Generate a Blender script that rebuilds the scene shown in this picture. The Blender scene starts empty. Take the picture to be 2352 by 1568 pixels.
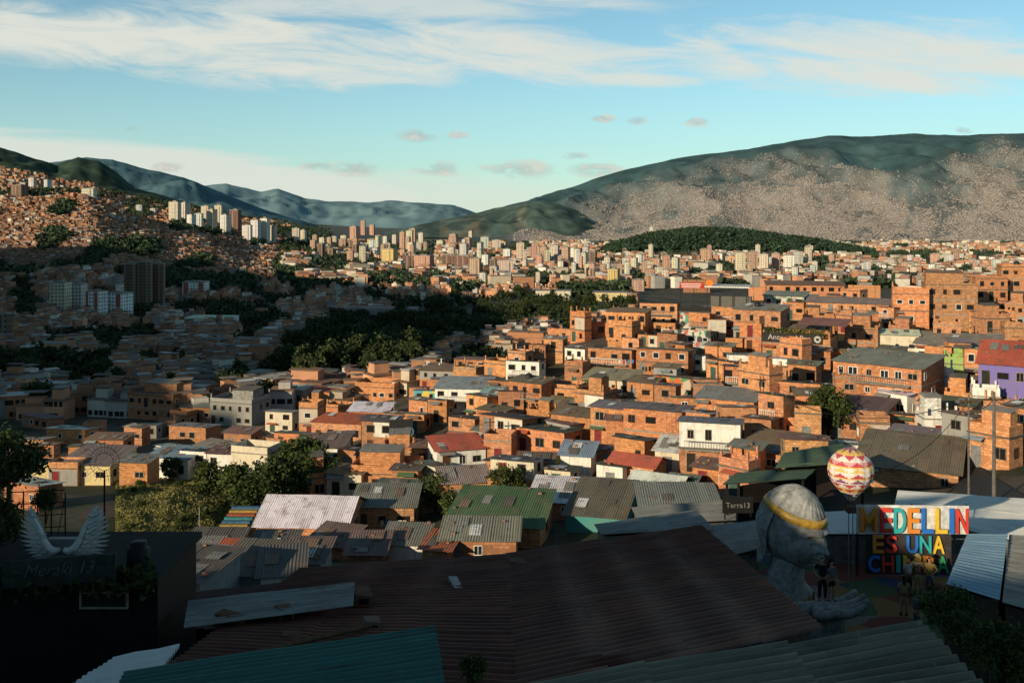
import bpy, math, random, numpy as np
from mathutils import Vector, Matrix, noise
random.seed(7); rng=np.random.default_rng(7)
SC=bpy.context.scene; C=SC.collection
F=2287.0; U0=1176.0; V0=490.0
R=math.radians
def P(u,v,d): return Vector(((u-U0)/F*d,d,-(v-V0)/F*d))

# ------------------------------------------------------------------ materials
class NT:
    def __init__(s,tree): s.t=tree
    def n(s,typ,**k):
        x=s.t.nodes.new(typ)
        for a,b in k.items(): setattr(x,a,b)
        return x
    def l(s,a,b): s.t.links.new(a,b)
    def put(s,sock,val):
        if isinstance(val,bpy.types.NodeSocket): s.l(val,sock)
        else: sock.default_value=val
    def m(s,op,a,b=0.0,c=0.0,clamp=False):
        x=s.n('ShaderNodeMath',operation=op,use_clamp=clamp)
        for i,v in enumerate((a,b,c)): s.put(x.inputs[i],v)
        return x.outputs[0]
    def mix(s,f,a,b,mode='MIX'):
        x=s.n('ShaderNodeMix',data_type='RGBA',blend_type=mode)
        s.put(x.inputs[0],f); s.put(x.inputs[6],a); s.put(x.inputs[7],b)
        return x.outputs[2]
    def noise(s,vec,scale,detail=4,rough=.55,dist=0):
        x=s.n('ShaderNodeTexNoise'); x.inputs['Scale'].default_value=scale; x.inputs['Detail'].default_value=detail
        x.inputs['Roughness'].default_value=rough; x.inputs['Distortion'].default_value=dist
        if vec is not None: s.l(vec,x.inputs['Vector'])
        return x.outputs[0]
    def ramp(s,f,a,b):
        x=s.n('ShaderNodeMapRange',interpolation_type='SMOOTHSTEP'); s.put(x.inputs[0],f)
        s.put(x.inputs[1],a); s.put(x.inputs[2],b); return x.outputs[0]
    def comb(s,x,y,z):
        c=s.n('ShaderNodeCombineXYZ'); s.put(c.inputs[0],x); s.put(c.inputs[1],y); s.put(c.inputs[2],z); return c.outputs[0]
    def sep(s,v):
        c=s.n('ShaderNodeSeparateXYZ'); s.l(v,c.inputs[0]); return c.outputs
def rgba(c): return (c[0],c[1],c[2],1)
def mat(name,rough=.9,spec=.2):
    m=bpy.data.materials.new(name); m.use_nodes=True; nt=NT(m.node_tree)
    b=m.node_tree.nodes['Principled BSDF']; b.inputs['Roughness'].default_value=rough
    b.inputs['Specular IOR Level'].default_value=spec
    tc=nt.n('ShaderNodeTexCoord').outputs['Object']
    return m,nt,b,tc
def simple(name,col,rough=.85,spec=.2,var=.35,scale=3,metal=0):
    m,nt,b,tc=mat(name,rough,spec)
    n=nt.noise(tc,scale,5,.65)
    nt.l(nt.mix(nt.ramp(n,.3,.75),rgba([c*(1-var) for c in col]),rgba([min(1,c*(1+var*.6)) for c in col])),b.inputs['Base Color'])
    b.inputs['Metallic'].default_value=metal
    return m
def objcol(nt): return nt.n('ShaderNodeObjectInfo').outputs['Color']
def objrand(nt): return nt.n('ShaderNodeObjectInfo').outputs['Random']
def m_brick():
    m,nt,b,tc=mat('hollow_brick'); x,y,z=nt.sep(tc)
    vec=nt.comb(nt.m('ADD',x,y),z,0)
    br=nt.n('ShaderNodeTexBrick'); nt.l(vec,br.inputs['Vector'])
    br.inputs['Scale'].default_value=1; br.inputs['Brick Width'].default_value=.46; br.inputs['Row Height'].default_value=.27
    br.inputs['Mortar Size'].default_value=.028; br.inputs['Bias'].default_value=0
    br.inputs['Color1'].default_value=(.68,.63,.6,1); br.inputs['Color2'].default_value=(1.22,1.22,1.22,1); br.inputs['Mortar'].default_value=(.6,.68,.76,1)
    c=nt.mix(1,objcol(nt),br.outputs['Color'],'MULTIPLY')
    r=objrand(nt); off=nt.comb(nt.m('MULTIPLY',r,37.),nt.m('MULTIPLY',r,11.),0)
    va=nt.n('ShaderNodeVectorMath',operation='ADD'); nt.l(tc,va.inputs[0]); nt.l(off,va.inputs[1]); tv=va.outputs[0]
    n=nt.noise(tv,.5,6,.7); c=nt.mix(nt.m('MULTIPLY',nt.ramp(n,.54,.8),.75),c,(.19,.115,.075,1))
    n2=nt.noise(tv,.9,5,.65); f=nt.m('MULTIPLY',nt.ramp(n2,.62,.68),.3); c=nt.mix(f,c,(.47,.38,.30,1))
    n3=nt.noise(nt.comb(nt.m('MULTIPLY',nt.m('ADD',x,y),2.2),nt.m('MULTIPLY',z,.22),nt.m('MULTIPLY',r,20.)),1,4,.6)
    c=nt.mix(nt.m('MULTIPLY',nt.ramp(n3,.54,.72),.5),c,(.14,.085,.055,1))
    nt.l(c,b.inputs['Base Color'])
    bp=nt.n('ShaderNodeBump'); bp.inputs['Strength'].default_value=.5; bp.inputs['Distance'].default_value=.03
    nt.l(br.outputs['Fac'],bp.inputs['Height']); bp.invert=True; nt.l(bp.outputs[0],b.inputs['Normal'])
    return m
def m_plaster():
    m,nt,b,tc=mat('painted_plaster'); x,y,z=nt.sep(tc)
    c=objcol(nt); n=nt.noise(tc,.8,6,.7)
    c=nt.mix(nt.m('MULTIPLY',nt.ramp(n,.45,.75),.5),c,(.2,.17,.14,1))
    n3=nt.noise(nt.comb(nt.m('MULTIPLY',nt.m('ADD',x,y),2.5),nt.m('MULTIPLY',z,.2),0),1,4,.6)
    c=nt.mix(nt.m('MULTIPLY',nt.ramp(n3,.52,.72),.45),c,(.12,.1,.09,1))
    nt.l(c,b.inputs['Base Color']); return m
def m_roof():
    m,nt,b,tc=mat('weathered_roof_sheet',.8,.25); x,y,z=nt.sep(tc)
    br=nt.n('ShaderNodeTexBrick'); nt.l(nt.comb(y,x,0),br.inputs['Vector']); br.inputs['Scale'].default_value=1
    br.inputs['Brick Width'].default_value=2.3; br.inputs['Row Height'].default_value=.95; br.inputs['Mortar Size'].default_value=.01
    br.inputs['Color1'].default_value=(.78,.78,.78,1); br.inputs['Color2'].default_value=(1.08,1.08,1.08,1); br.inputs['Mortar'].default_value=(.65,.65,.65,1)
    c=nt.mix(.85,objcol(nt),br.outputs['Color'],'MULTIPLY')
    r=objrand(nt); off=nt.comb(nt.m('MULTIPLY',r,37.),nt.m('MULTIPLY',r,11.),0)
    va=nt.n('ShaderNodeVectorMath',operation='ADD'); nt.l(tc,va.inputs[0]); nt.l(off,va.inputs[1]); tv=va.outputs[0]
    n=nt.noise(tv,.6,7,.72); c=nt.mix(nt.m('MULTIPLY',nt.ramp(n,.5,.68),.6),c,(.2,.135,.09,1))
    n=nt.noise(tv,1.5,6,.75); c=nt.mix(nt.m('MULTIPLY',nt.ramp(n,.54,.66),.6),c,(.075,.062,.05,1))
    nt.l(c,b.inputs['Base Color'])
    w=nt.m('SINE',nt.m('MULTIPLY',x,2*math.pi/.26))
    bp=nt.n('ShaderNodeBump'); bp.inputs['Strength'].default_value=.25; bp.inputs['Distance'].default_value=.02
    nt.l(w,bp.inputs['Height']); nt.l(bp.outputs[0],b.inputs['Normal'])
    return m
def m_attr(name,scale=.3,var=.4,rough=.9):
    m,nt,b,tc=mat(name,rough,.1)
    a=nt.n('ShaderNodeAttribute'); a.attribute_name='Col'
    n=nt.noise(tc,scale,5,.65)
    nt.l(nt.mix(nt.m('MULTIPLY',nt.ramp(n,.4,.75),var),a.outputs['Color'],(.03,.03,.03,1)),b.inputs['Base Color'])
    return m
def m_mtn(name,k):
    m,nt,b,tc=mat(name,1,.05)
    a=nt.n('ShaderNodeAttribute'); a.attribute_name='Col'
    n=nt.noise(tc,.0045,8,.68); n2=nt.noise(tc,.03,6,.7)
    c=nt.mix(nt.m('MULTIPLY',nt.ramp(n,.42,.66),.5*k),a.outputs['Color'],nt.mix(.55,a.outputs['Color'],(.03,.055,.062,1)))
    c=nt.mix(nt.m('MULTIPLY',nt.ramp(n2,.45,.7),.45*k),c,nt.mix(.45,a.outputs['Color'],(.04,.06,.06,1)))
    nt.l(c,b.inputs['Base Color']); return m
def m_tower():
    m,nt,b,tc=mat('tower_facade'); x,y,z=nt.sep(tc)
    U=nt.m('ADD',x,y)
    fu=nt.m('FRACT',nt.m('MULTIPLY',U,1/3.1)); fz=nt.m('FRACT',nt.m('MULTIPLY',z,1/2.9))
    w=nt.m('MULTIPLY',nt.m('GREATER_THAN',fu,.5),nt.m('GREATER_THAN',fz,.5))
    fb=nt.m('GREATER_THAN',nt.m('FRACT',nt.m('MULTIPLY',U,1/9.3)),.72)
    c=nt.mix(nt.m('MULTIPLY',fb,.35),objcol(nt),(.55,.5,.42,1))
    c=nt.mix(nt.m('MULTIPLY',w,.8),c,(.05,.05,.06,1))
    n=nt.noise(tc,.15,3); c=nt.mix(nt.m('MULTIPLY',nt.ramp(n,.4,.8),.25),c,(.1,.08,.07,1))
    nt.l(c,b.inputs['Base Color']); return m
def m_leaf():
    m,nt,b,tc=mat('foliage',.7,.2)
    a=nt.n('ShaderNodeAttribute'); a.attribute_name='Col'
    c=nt.mix(nt.m('MULTIPLY',objrand(nt),.5),a.outputs['Color'],(.05,.055,.015,1))
    nt.l(c,b.inputs['Base Color']); return m
def m_corr(name,base,dark,streak,groove_shade=.75,blotch=.5):
    m,nt,b,tc=mat(name,.75,.3); a=nt.n('ShaderNodeUVMap').outputs[0]
    x,yw,z=nt.sep(a); y=nt.m('MULTIPLY',yw,.22)
    st=nt.noise(nt.comb(nt.m('MULTIPLY',x,.35),nt.m('MULTIPLY',y,2.5),0),1,6,.65)
    c=nt.mix(nt.ramp(st,.35,.65),rgba(base),rgba(dark))
    n=nt.noise(nt.comb(x,y,0),.5,6,.7,.5); c=nt.mix(nt.m('MULTIPLY',nt.ramp(n,.52,.7),.8),c,rgba(streak))
    n=nt.noise(nt.comb(nt.m('MULTIPLY',x,.6),y,4.),.9,7,.72); c=nt.mix(nt.m('MULTIPLY',nt.ramp(n,.52,.72),blotch),c,rgba([v*.5 for v in dark]))
    n=nt.noise(nt.comb(x,y,0),7,4,.7); c=nt.mix(nt.m('MULTIPLY',nt.ramp(n,.58,.75),.5),c,rgba([v*1.7 for v in base]))
    g=nt.m('SINE',nt.m('MULTIPLY',yw,2*math.pi)); c=nt.mix(nt.m('MULTIPLY',nt.ramp(g,.1,-.95),groove_shade),c,rgba([v*.4 for v in dark]))  # valleys darkened in the colour, for shade as well as settled dirt
    nt.l(c,b.inputs['Base Color']); return m
def m_mural(name,cols,scale):
    m,nt,b,tc=mat(name)
    v=nt.n('ShaderNodeTexVoronoi'); v.inputs['Scale'].default_value=scale
    w=nt.n('ShaderNodeVectorMath',operation='ADD'); nn=nt.n('ShaderNodeTexNoise'); nn.inputs['Scale'].default_value=scale*.8; nt.l(tc,nn.inputs['Vector'])
    nt.l(tc,w.inputs[0]); nt.l(nn.outputs['Color'],w.inputs[1]); nt.l(w.outputs[0],v.inputs['Vector'])
    s=nt.n('ShaderNodeSeparateColor'); nt.l(v.outputs['Color'],s.inputs[0])
    r=nt.n('ShaderNodeValToRGB'); r.color_ramp.interpolation='CONSTANT'
    els=r.color_ramp.elements; els[0].color=rgba(cols[0]); els[1].position=1/len(cols); els[1].color=rgba(cols[1])
    for i in range(2,len(cols)): e=els.new(i/len(cols)); e.color=rgba(cols[i])
    nt.l(s.outputs[0],r.inputs[0]); nt.l(r.outputs[0],b.inputs['Base Color']); return m
def m_ground():
    m,nt,b,tc=mat('town_ground')
    n=nt.noise(tc,.06,6,.65); n2=nt.noise(tc,.5,5,.7)
    c=nt.mix(nt.ramp(n,.42,.58),(.04,.048,.02,1),(.12,.09,.07,1))
    c=nt.mix(nt.m('MULTIPLY',nt.ramp(n2,.4,.7),.5),c,(.06,.05,.036,1))
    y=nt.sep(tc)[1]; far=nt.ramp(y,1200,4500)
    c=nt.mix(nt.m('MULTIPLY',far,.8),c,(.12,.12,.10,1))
    nt.l(c,b.inputs['Base Color']); return m
def m_grass():
    m,nt,b,tc=mat('dry_grass')
    n=nt.noise(tc,.5,6,.7); n2=nt.noise(tc,6,4,.7)
    c=nt.mix(nt.ramp(n,.35,.65),(.12,.13,.03,1),(.24,.2,.07,1)); c=nt.mix(nt.m('MULTIPLY',nt.ramp(n2,.4,.7),.6),c,(.06,.07,.015,1))
    nt.l(c,b.inputs['Base Color']); return m
def m_stone():
    m,nt,b,tc=mat('grey_stone',.9)
    n=nt.noise(tc,4,8,.75); c=nt.mix(nt.ramp(n,.32,.66),(.15,.15,.147,1),(.38,.38,.365,1))
    n2=nt.noise(tc,1.1,5,.65,.6); c=nt.mix(nt.m('MULTIPLY',nt.ramp(n2,.54,.7),.45),c,(.09,.09,.09,1))
    nt.l(c,b.inputs['Base Color'])
    bp=nt.n('ShaderNodeBump'); bp.inputs['Strength'].default_value=.4; bp.inputs['Distance'].default_value=.04; nt.l(n,bp.inputs['Height']); nt.l(bp.outputs[0],b.inputs['Normal'])
    return m
BRICK=m_brick(); PLAST=m_plaster(); ROOF=m_roof(); ATTR=m_attr('small_building_surfaces',.25,.3); TOWER=m_tower(); LEAF=m_leaf()
MTN=m_mtn('mountain_cover',1); MTNF=m_mtn('hazed_mountain_cover',.35); GROUND=m_ground(); GRASS=m_grass(); STONE=m_stone()  # far cover has less contrast; haze is put into the vertex colours
CONC=simple('concrete',(.3,.27,.23)); CONCD=simple('dark_concrete',(.14,.13,.115)); BLACK=simple('black_paint',(.012,.012,.012),.6)
GLASS=simple('dark_glass',(.02,.022,.026),.15,.5); HOLE=simple('interior_shade_paint',(.014,.011,.01),.9)  # HOLE: near-black paint standing in for shade inside openings and brick hollows
WHITE=simple('white_paint',(.75,.74,.7),.6,.3,.15); WOOD=simple('brown_wood',(.1,.055,.03)); METAL=simple('grey_metal',(.2,.2,.2),.5,.4)
BARK=simple('bark',(.05,.035,.025)); GOLD=simple('gold_paint',(.55,.33,.05),.4,.5,.4,4); REDP=simple('red_paint',(.45,.03,.02),.6); ORANGE=simple('orange_paint',(.75,.2,.02),.6)
DOORS=[simple('door_brown',(.09,.04,.02)),simple('door_green',(.05,.1,.08)),simple('door_grey',(.2,.2,.2)),simple('door_red',(.2,.03,.03)),simple('door_dark',(.03,.025,.02))]
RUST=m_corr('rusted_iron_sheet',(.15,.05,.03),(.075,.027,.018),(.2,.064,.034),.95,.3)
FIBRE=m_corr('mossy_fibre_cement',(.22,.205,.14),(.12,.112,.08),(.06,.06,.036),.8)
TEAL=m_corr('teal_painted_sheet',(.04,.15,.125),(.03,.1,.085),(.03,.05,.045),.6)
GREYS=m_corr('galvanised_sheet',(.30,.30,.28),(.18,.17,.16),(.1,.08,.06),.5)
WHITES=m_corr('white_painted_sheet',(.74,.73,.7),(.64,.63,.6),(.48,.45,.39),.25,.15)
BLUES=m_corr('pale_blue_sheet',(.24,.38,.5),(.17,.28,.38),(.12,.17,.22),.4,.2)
GRAF=m_mural('graffiti_paint',[(.5,.48,.45),(.06,.06,.06),(.3,.3,.28),(.1,.3,.2),(.45,.12,.1),(.55,.5,.4)],1.1)
GRAFO=m_mural('orange_mural_paint',[(.5,.14,.05),(.1,.25,.12),(.55,.25,.08),(.35,.06,.05),(.5,.4,.3),(.08,.12,.1)],.9)
GRAFT=m_mural('teal_yellow_mural_paint',[(.1,.45,.42),(.6,.45,.1),(.08,.35,.4),(.5,.2,.1),(.2,.5,.4)],.6)
PLAZA=m_mural('painted_plaza_floor',[(.16,.05,.04),(.05,.1,.14),(.2,.13,.05),(.06,.1,.05),(.04,.06,.12),(.16,.15,.13)],.55)

# ------------------------------------------------------------------ mesh helpers
class MB:
    def __init__(s): s.v=[]; s.f=[]; s.m=[]
    def poly(s,pts,m=0):
        n=len(s.v); s.v+=[tuple(p) for p in pts]; s.f.append(tuple(range(n,n+len(pts)))); s.m.append(m)
    def hexa(s,p,m=0):
        n=len(s.v); s.v+=[tuple(q) for q in p]
        for f in ((3,2,1,0),(4,5,6,7),(0,1,5,4),(1,2,6,5),(2,3,7,6),(3,0,4,7)): s.f.append(tuple(n+i for i in f)); s.m.append(m)
    def box(s,x0,x1,y0,y1,z0,z1,m=0):
        s.hexa([(x0,y0,z0),(x1,y0,z0),(x1,y1,z0),(x0,y1,z0),(x0,y0,z1),(x1,y0,z1),(x1,y1,z1),(x0,y1,z1)],m)
    def tube(s,pts,r,n=6,m=0):
        pts=[Vector(p) for p in pts]; k=len(pts); rs=r if hasattr(r,'__len__') else [r]*k; b=len(s.v)
        for i,p in enumerate(pts):
            t=(pts[min(i+1,k-1)]-pts[max(i-1,0)]).normalized()
            a=t.cross(Vector((0,0,1))).normalized() if abs(t.z)<=.9 else (Vector((1,0,0))-t*t.x).normalized()
            c=t.cross(a)
            for j in range(n):
                q=2*math.pi*j/n; s.v.append(tuple(p+(a*math.cos(q)+c*math.sin(q))*rs[i]))
        for i in range(k-1):
            for j in range(n):
                s.f.append((b+i*n+j,b+i*n+(j+1)%n,b+(i+1)*n+(j+1)%n,b+(i+1)*n+j)); s.m.append(m)
        s.f.append(tuple(b+j for j in range(n))); s.m.append(m); s.f.append(tuple(b+(k-1)*n+j for j in range(n))[::-1]); s.m.append(m)
    def loft(s,secs,n=16,m=0):
        b=len(s.v)
        for (cx,cy,z,rx,ry) in secs:
            for j in range(n):
                q=2*math.pi*j/n; s.v.append((cx+rx*math.cos(q),cy+ry*math.sin(q),z))
        for i in range(len(secs)-1):
            for j in range(n):
                s.f.append((b+i*n+j,b+i*n+(j+1)%n,b+(i+1)*n+(j+1)%n,b+(i+1)*n+j)); s.m.append(m)
        s.f.append(tuple(b+j for j in range(n))[::-1]); s.m.append(m); s.f.append(tuple(b+(len(secs)-1)*n+j for j in range(n))); s.m.append(m)
    def mesh(s,name,mats,smooth=False):
        me=bpy.data.meshes.new(name); me.from_pydata(s.v,[],s.f)
        for x in (mats if isinstance(mats,(list,tuple)) else [mats]): me.materials.append(x)
        me.polygons.foreach_set('material_index',s.m)
        me.polygons.foreach_set('use_smooth',[smooth]*len(s.f))
        me.update(); return me
    def build(s,name,mats,parent=None,smooth=False,color=None): return link(name,s.mesh(name,mats,smooth),parent,color)
def link(name,me,parent=None,color=None,loc=None,rz=None,scale=None):
    o=bpy.data.objects.new(name,me); C.objects.link(o)
    if parent is not None: o.parent=parent
    if color is not None: o.color=rgba(color)
    if loc is not None: o.location=loc
    if rz is not None: o.rotation_euler=(0,0,rz)
    if scale is not None: o.scale=scale
    return o
def empty(name,loc,rz=0):
    o=bpy.data.objects.new(name,None); C.objects.link(o); o.location=loc; o.rotation_euler=(0,0,rz); o.empty_display_size=.5; return o
def tag(o,label=None,cat=None,group=None,kind=None):
    if label: o['label']=label
    if cat: o['category']=cat
    if group: o['group']=group
    if kind: o['kind']=kind
    return o
def quads(name,V,Q,mats,col=None,smooth=False,parent=None):
    V=np.asarray(V,dtype=np.float32).reshape(-1,3); Q=np.asarray(Q,dtype=np.int32).reshape(-1,4)
    me=bpy.data.meshes.new(name); me.vertices.add(len(V)); me.vertices.foreach_set('co',V.ravel())
    me.loops.add(Q.size); me.loops.foreach_set('vertex_index',Q.ravel())
    me.polygons.add(len(Q)); me.polygons.foreach_set('loop_start',np.arange(0,Q.size,4,dtype=np.int32))
    me.polygons.foreach_set('use_smooth',np.full(len(Q),bool(smooth)))
    me.update(calc_edges=True)
    if col is not None:
        a=me.color_attributes.new('Col','FLOAT_COLOR','POINT'); cc=np.ones((len(V),4),dtype=np.float32); cc[:,:3]=col; a.data.foreach_set('color',cc.ravel())
    me.materials.append(mats); me.validate()
    return link(name,me,parent)
def grid_q(nr,nc):
    i,j=np.meshgrid(np.arange(nr-1),np.arange(nc-1),indexing='ij'); a=(i*nc+j).ravel()
    return np.stack([a,a+1,a+nc+1,a+nc],1)
def boxarr(cx,cy,z0,w,d,h,yaw,col):
    n=len(cx); s=np.array([[-1,-1],[1,-1],[1,1],[-1,1]])*.5
    lx=s[None,:,0]*w[:,None]; ly=s[None,:,1]*d[:,None]; c=np.cos(yaw)[:,None]; sn=np.sin(yaw)[:,None]
    X=cx[:,None]+lx*c-ly*sn; Y=cy[:,None]+lx*sn+ly*c
    V=np.zeros((n,8,3)); V[:,:4,0]=X; V[:,4:,0]=X; V[:,:4,1]=Y; V[:,4:,1]=Y; V[:,:4,2]=z0[:,None]; V[:,4:,2]=(z0+h)[:,None]
    fq=np.array([[4,5,6,7],[0,1,5,4],[1,2,6,5],[2,3,7,6],[3,0,4,7]])
    Q=fq[None]+(np.arange(n)*8)[:,None,None]
    return V.reshape(-1,3),Q.reshape(-1,4),np.repeat(col,8,0)
def merge(parts):
    Vs=[];Qs=[];Cs=[];o=0
    for V,Q,c in parts: Vs.append(V);Qs.append(Q+o);Cs.append(c);o+=len(V)
    return np.concatenate(Vs),np.concatenate(Qs),np.concatenate(Cs)
def leafarr(cent,size,rs):
    n=len(cent); a=rs.normal(size=(n,3)); a/=np.linalg.norm(a,axis=1)[:,None]; b=rs.normal(size=(n,3)); b-=a*(a*b).sum(1)[:,None]; b/=np.linalg.norm(b,axis=1)[:,None]
    s=(size*rs.uniform(.6,1.3,n))[:,None]; 
    V=np.stack([cent-a*s-b*s*.15,cent+b*s*.6-a*s*.1,cent+a*s+b*s*.1,cent-b*s*.55+a*s*.1],1)
    return V.reshape(-1,3),np.arange(n*4).reshape(-1,4)

# ------------------------------------------------------------------ terrain
DT=[5,12,20,30,40,60,80,100,120,140,165,190,220,250,320,420,550,750,1000,1300,1700,2200,3000,4500,7000,12000]
near=[-9,-13,-15.5,-17,-18.5,-23,-28.5]
farR=[-82,-90,-98,-106,-113,-120,-130,-138,-140]
TAB={
-1700:[-9,-12,-14,-16,-18,-22,-27,-32,-34,-36,-38,-42,-45,-48,-55,-62,-70,-75,-70,-20,40,90,150,140,100,80],
0:near+[1245,1150,1108,1060,1012,965,925,875,835,790,740,690,600,462,450,385,130,100,80],
200:near+[1245,1151,1107,1060,1012,966,925,876,836,790,740,695,605,448,469,420,80,60,40],
300:near+[1245,1152,1106,1060,1012,968,925,878,838,790,742,700,620,500,495,450,50,20,0],
400:near+[1250,1156,1106,1060,1012,968,925,879,838,790,742,705,635,540,508,470,20,-10,-20],
600:near+[1250,1162,1106,1056,1008,962,925,880,838,790,742,697,655,605,558,512,-22,-60,-80],
800:near+[1248,1155,1088,1030,985,945,912,872,838,790,742,692,660,625,592,562,-95,-120,-130],
900:near+[1242,1142,1060,995,955,922,895,862,838,790,742]+farR[1:],
1050:near[:-1]+[-28,1222,1118,1030,955,905,880,866,-55,-64,-70]+farR,
1200:near[:-1]+[-28,1192,1102,1015,905,820,-32,-44,-58,-65,-71]+farR,
1350:near[:-1]+[-27.5,1180,1080,985,880,800,765,-36,-54,-65,-72]+farR,
1500:near[:-1]+[-27,1165,1065,970,858,790,742,-30,-46,-62,-73]+farR,
1800:near[:-2]+[-22,1225,1112,1012,925,838,772,720,690,-38,-60,-74]+farR,
2100:near[:-2]+[-21.5,1205,1095,1005,922,840,757,722,692,-30,-52,-74]+farR,
2352:near[:-2]+[-20.5,1160,1060,968,890,820,775,738,708,-28,-50,-72]+farR,
4200:[-8,-11,-13,-15,-16,-17,-18,-18,-18,-18,-18,-19,-20,-21,-26,-45,-70]+farR}
UC=np.array(sorted(TAB)); LD=np.log(np.array(DT,float))
ZT=np.array([[(x if x<=200 else -(x-V0)/F*DT[i]) for i,x in enumerate(TAB[u])] for u in UC],float)
def zt(x,y):
    y=np.maximum(np.asarray(y,float),4.); x=np.asarray(x,float)
    u=np.clip(U0+F*x/y,UC[0],UC[-1]); i=np.clip(np.searchsorted(UC,u)-1,0,len(UC)-2); fu=(u-UC[i])/(UC[i+1]-UC[i]); fu=fu*.5+.5*fu*fu*(3-2*fu)
    l=np.clip(np.log(y),LD[0],LD[-1]); j=np.clip(np.searchsorted(LD,l)-1,0,len(LD)-2); fd=(l-LD[j])/(LD[j+1]-LD[j])
    a=ZT[i,j]*(1-fd)+ZT[i,j+1]*fd; b=ZT[i+1,j]*(1-fd)+ZT[i+1,j+1]*fd
    return a*(1-fu)+b*fu
DS=np.geomspace(45,11500,900)
def gd(u,v):
    z=zt((u-U0)/F*DS,DS); vg=V0-z/DS*F; k=np.argmax(vg<=v)
    if vg[k]>v: return None
    if k==0: return float(DS[0])
    t=(vg[k-1]-v)/(vg[k-1]-vg[k]); return float(DS[k-1]+(DS[k]-DS[k-1])*t)
uu=np.linspace(-1700,4200,150); dd=np.geomspace(5,12000,150)
Ug,Dg=np.meshgrid(uu,dd,indexing='ij'); X=(Ug-U0)/F*Dg
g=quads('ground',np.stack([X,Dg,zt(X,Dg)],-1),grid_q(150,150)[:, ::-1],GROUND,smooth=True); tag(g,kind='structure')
def strip(name,pts,width,m,lift=.05):
    ps=[P(u,v,gd(u,v)) for u,v in pts]; mb=MB(); L=[]; fine=[]
    for a,b in zip(ps,ps[1:]):
        for k in range(6): fine.append(a.lerp(b,k/6))
    fine.append(ps[-1])
    for i,p in enumerate(fine):
        t=(fine[min(i+1,len(fine)-1)]-fine[max(i-1,0)]); t.z=0; t.normalize(); nrm=Vector((-t.y,t.x,0))
        L.append((p+nrm*width/2,p-nrm*width/2))
        for q in L[-1]: q.z=float(zt(q.x,q.y))+lift
    for a,b in zip(L,L[1:]): mb.poly([a[0],a[1],b[1],b[0]])
    return tag(mb.build(name,m),kind='structure')

# ------------------------------------------------------------------ mountains
def fr(x,y,o=5): return noise.fractal(Vector((x,y,3.7)),1.0,2.1,o)
class Mountain:
    def __init__(s,crest,dc,db,vb,rough,freq,pw=1.3,seed=0):
        s.cu=[c[0] for c in crest]; s.cv=[c[1] for c in crest]; s.dc=dc; s.db=db; s.vb=vb; s.rough=rough; s.freq=freq; s.pw=pw; s.seed=seed
    def pt(s,u,t):
        vc=np.interp(u,s.cu,s.cv)+1.8*fr(u*.03+s.seed,1.3,4); zc=-(vc-V0)/F*s.dc; zb=min(-(s.vb-V0)/F*s.db,zc-30); d=s.db+(s.dc-s.db)*t; x=(u-U0)/F*d
        if t<=1:
            n=fr(x/s.freq+s.seed,d/(s.freq*2.2)); n=(.5-abs(n))*1.2+.35*fr(x/(s.freq*.35)+s.seed,d/(s.freq*.6))
            z=zb+(zc-zb)*t**s.pw+s.rough*n*math.sin(math.pi*t)*min(1,max(.1,(zc-zb)/300))
        else: z=zc-(t-1)*(zc-zb)*2.2
        return x,d,z
    def build(s,name,nu,nt,colf,m,tmax=1.3):
        us=np.linspace(s.cu[0],s.cu[-1],nu); ts=np.concatenate([np.linspace(0,1,nt-4),np.linspace(1,tmax,5)[1:]])
        V=[];K=[]
        for u in us:
            for t in ts:
                p=s.pt(u,t); V.append(p); K.append(colf(u,t,p))
        o=quads(name,V,grid_q(nu,nt)[:, ::-1],m,np.array(K),smooth=True); return tag(o,kind='structure')
def settle(u,t):
    n=fr(u*.0045,t*2.4+4,6); lim=.50+.08*math.sin(u*.011+1)+.5*n*.5
    if u<1430: lim-=(1430-u)*.0018
    s=max(0,min(1,(lim-t)*1.9+.5))
    k=fr(u*.014,t*8+9,5); return s*max(.4,min(1,(.5-k)*2.4))
RM=Mountain([(900,545),(980,525),(1090,500),(1160,474),(1250,452),(1310,430),(1400,400),(1480,380),(1560,362),(1640,352),(1700,345),(1800,328),(1900,312),(2000,313),(2100,308),(2200,311),(2352,306),(2600,330),(2900,420)],9500,4700,556,150,800,1.15,5)
def rc(u,t,p):
    s=settle(u,t)**.8; n=fr(u*.02,t*14,5)
    g=np.array([.058,.112,.122])*(1+.4*n); h=np.array([.285,.25,.23])*(1+.35*n); return g*(1-s)+h*s  # blue-green slope tone with aerial haze mixed into the colour
RM.build('mountain',300,130,rc,MTN)
sp=Mountain([(860,540),(900,530),(980,512),(1060,497),(1130,480),(1190,468),(1240,462),(1290,468),(1340,482),(1420,520),(1500,545)],6800,5200,546,80,450,1.0,9)
sp.build('hill',110,50,lambda u,t,p:np.array([.08,.118,.1])*(1+.8*fr(u*.03,t*5,4))+np.array([.16,.10,.05])*max(0,min(1,(fr(u*.018+3,t*3+2,3)+.05)*4))*(1 if 1010<u<1210 else 0)*.6,MTN)
Mountain([(-400,320),(-100,332),(0,338),(60,358),(130,378),(180,362),(230,372),(270,398),(310,432),(380,450),(450,472),(560,500),(640,520)],3900,3000,455,70,320,1.0,2).build('hill',150,40,lambda u,t,p:np.array([.04,.065,.042])*(1+.9*fr(u*.04,t*9,4)),MTN)
Mountain([(60,385),(130,372),(200,362),(260,367),(330,387),(420,407),(480,430),(560,464),(640,492),(720,515)],8000,5500,520,110,700,1.0,4).build('mountain',120,40,lambda u,t,p:np.array([.095,.18,.205])*(1+.3*fr(u*.03,t*6,4)),MTNF)  # haze blue put into the ridge colour
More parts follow.
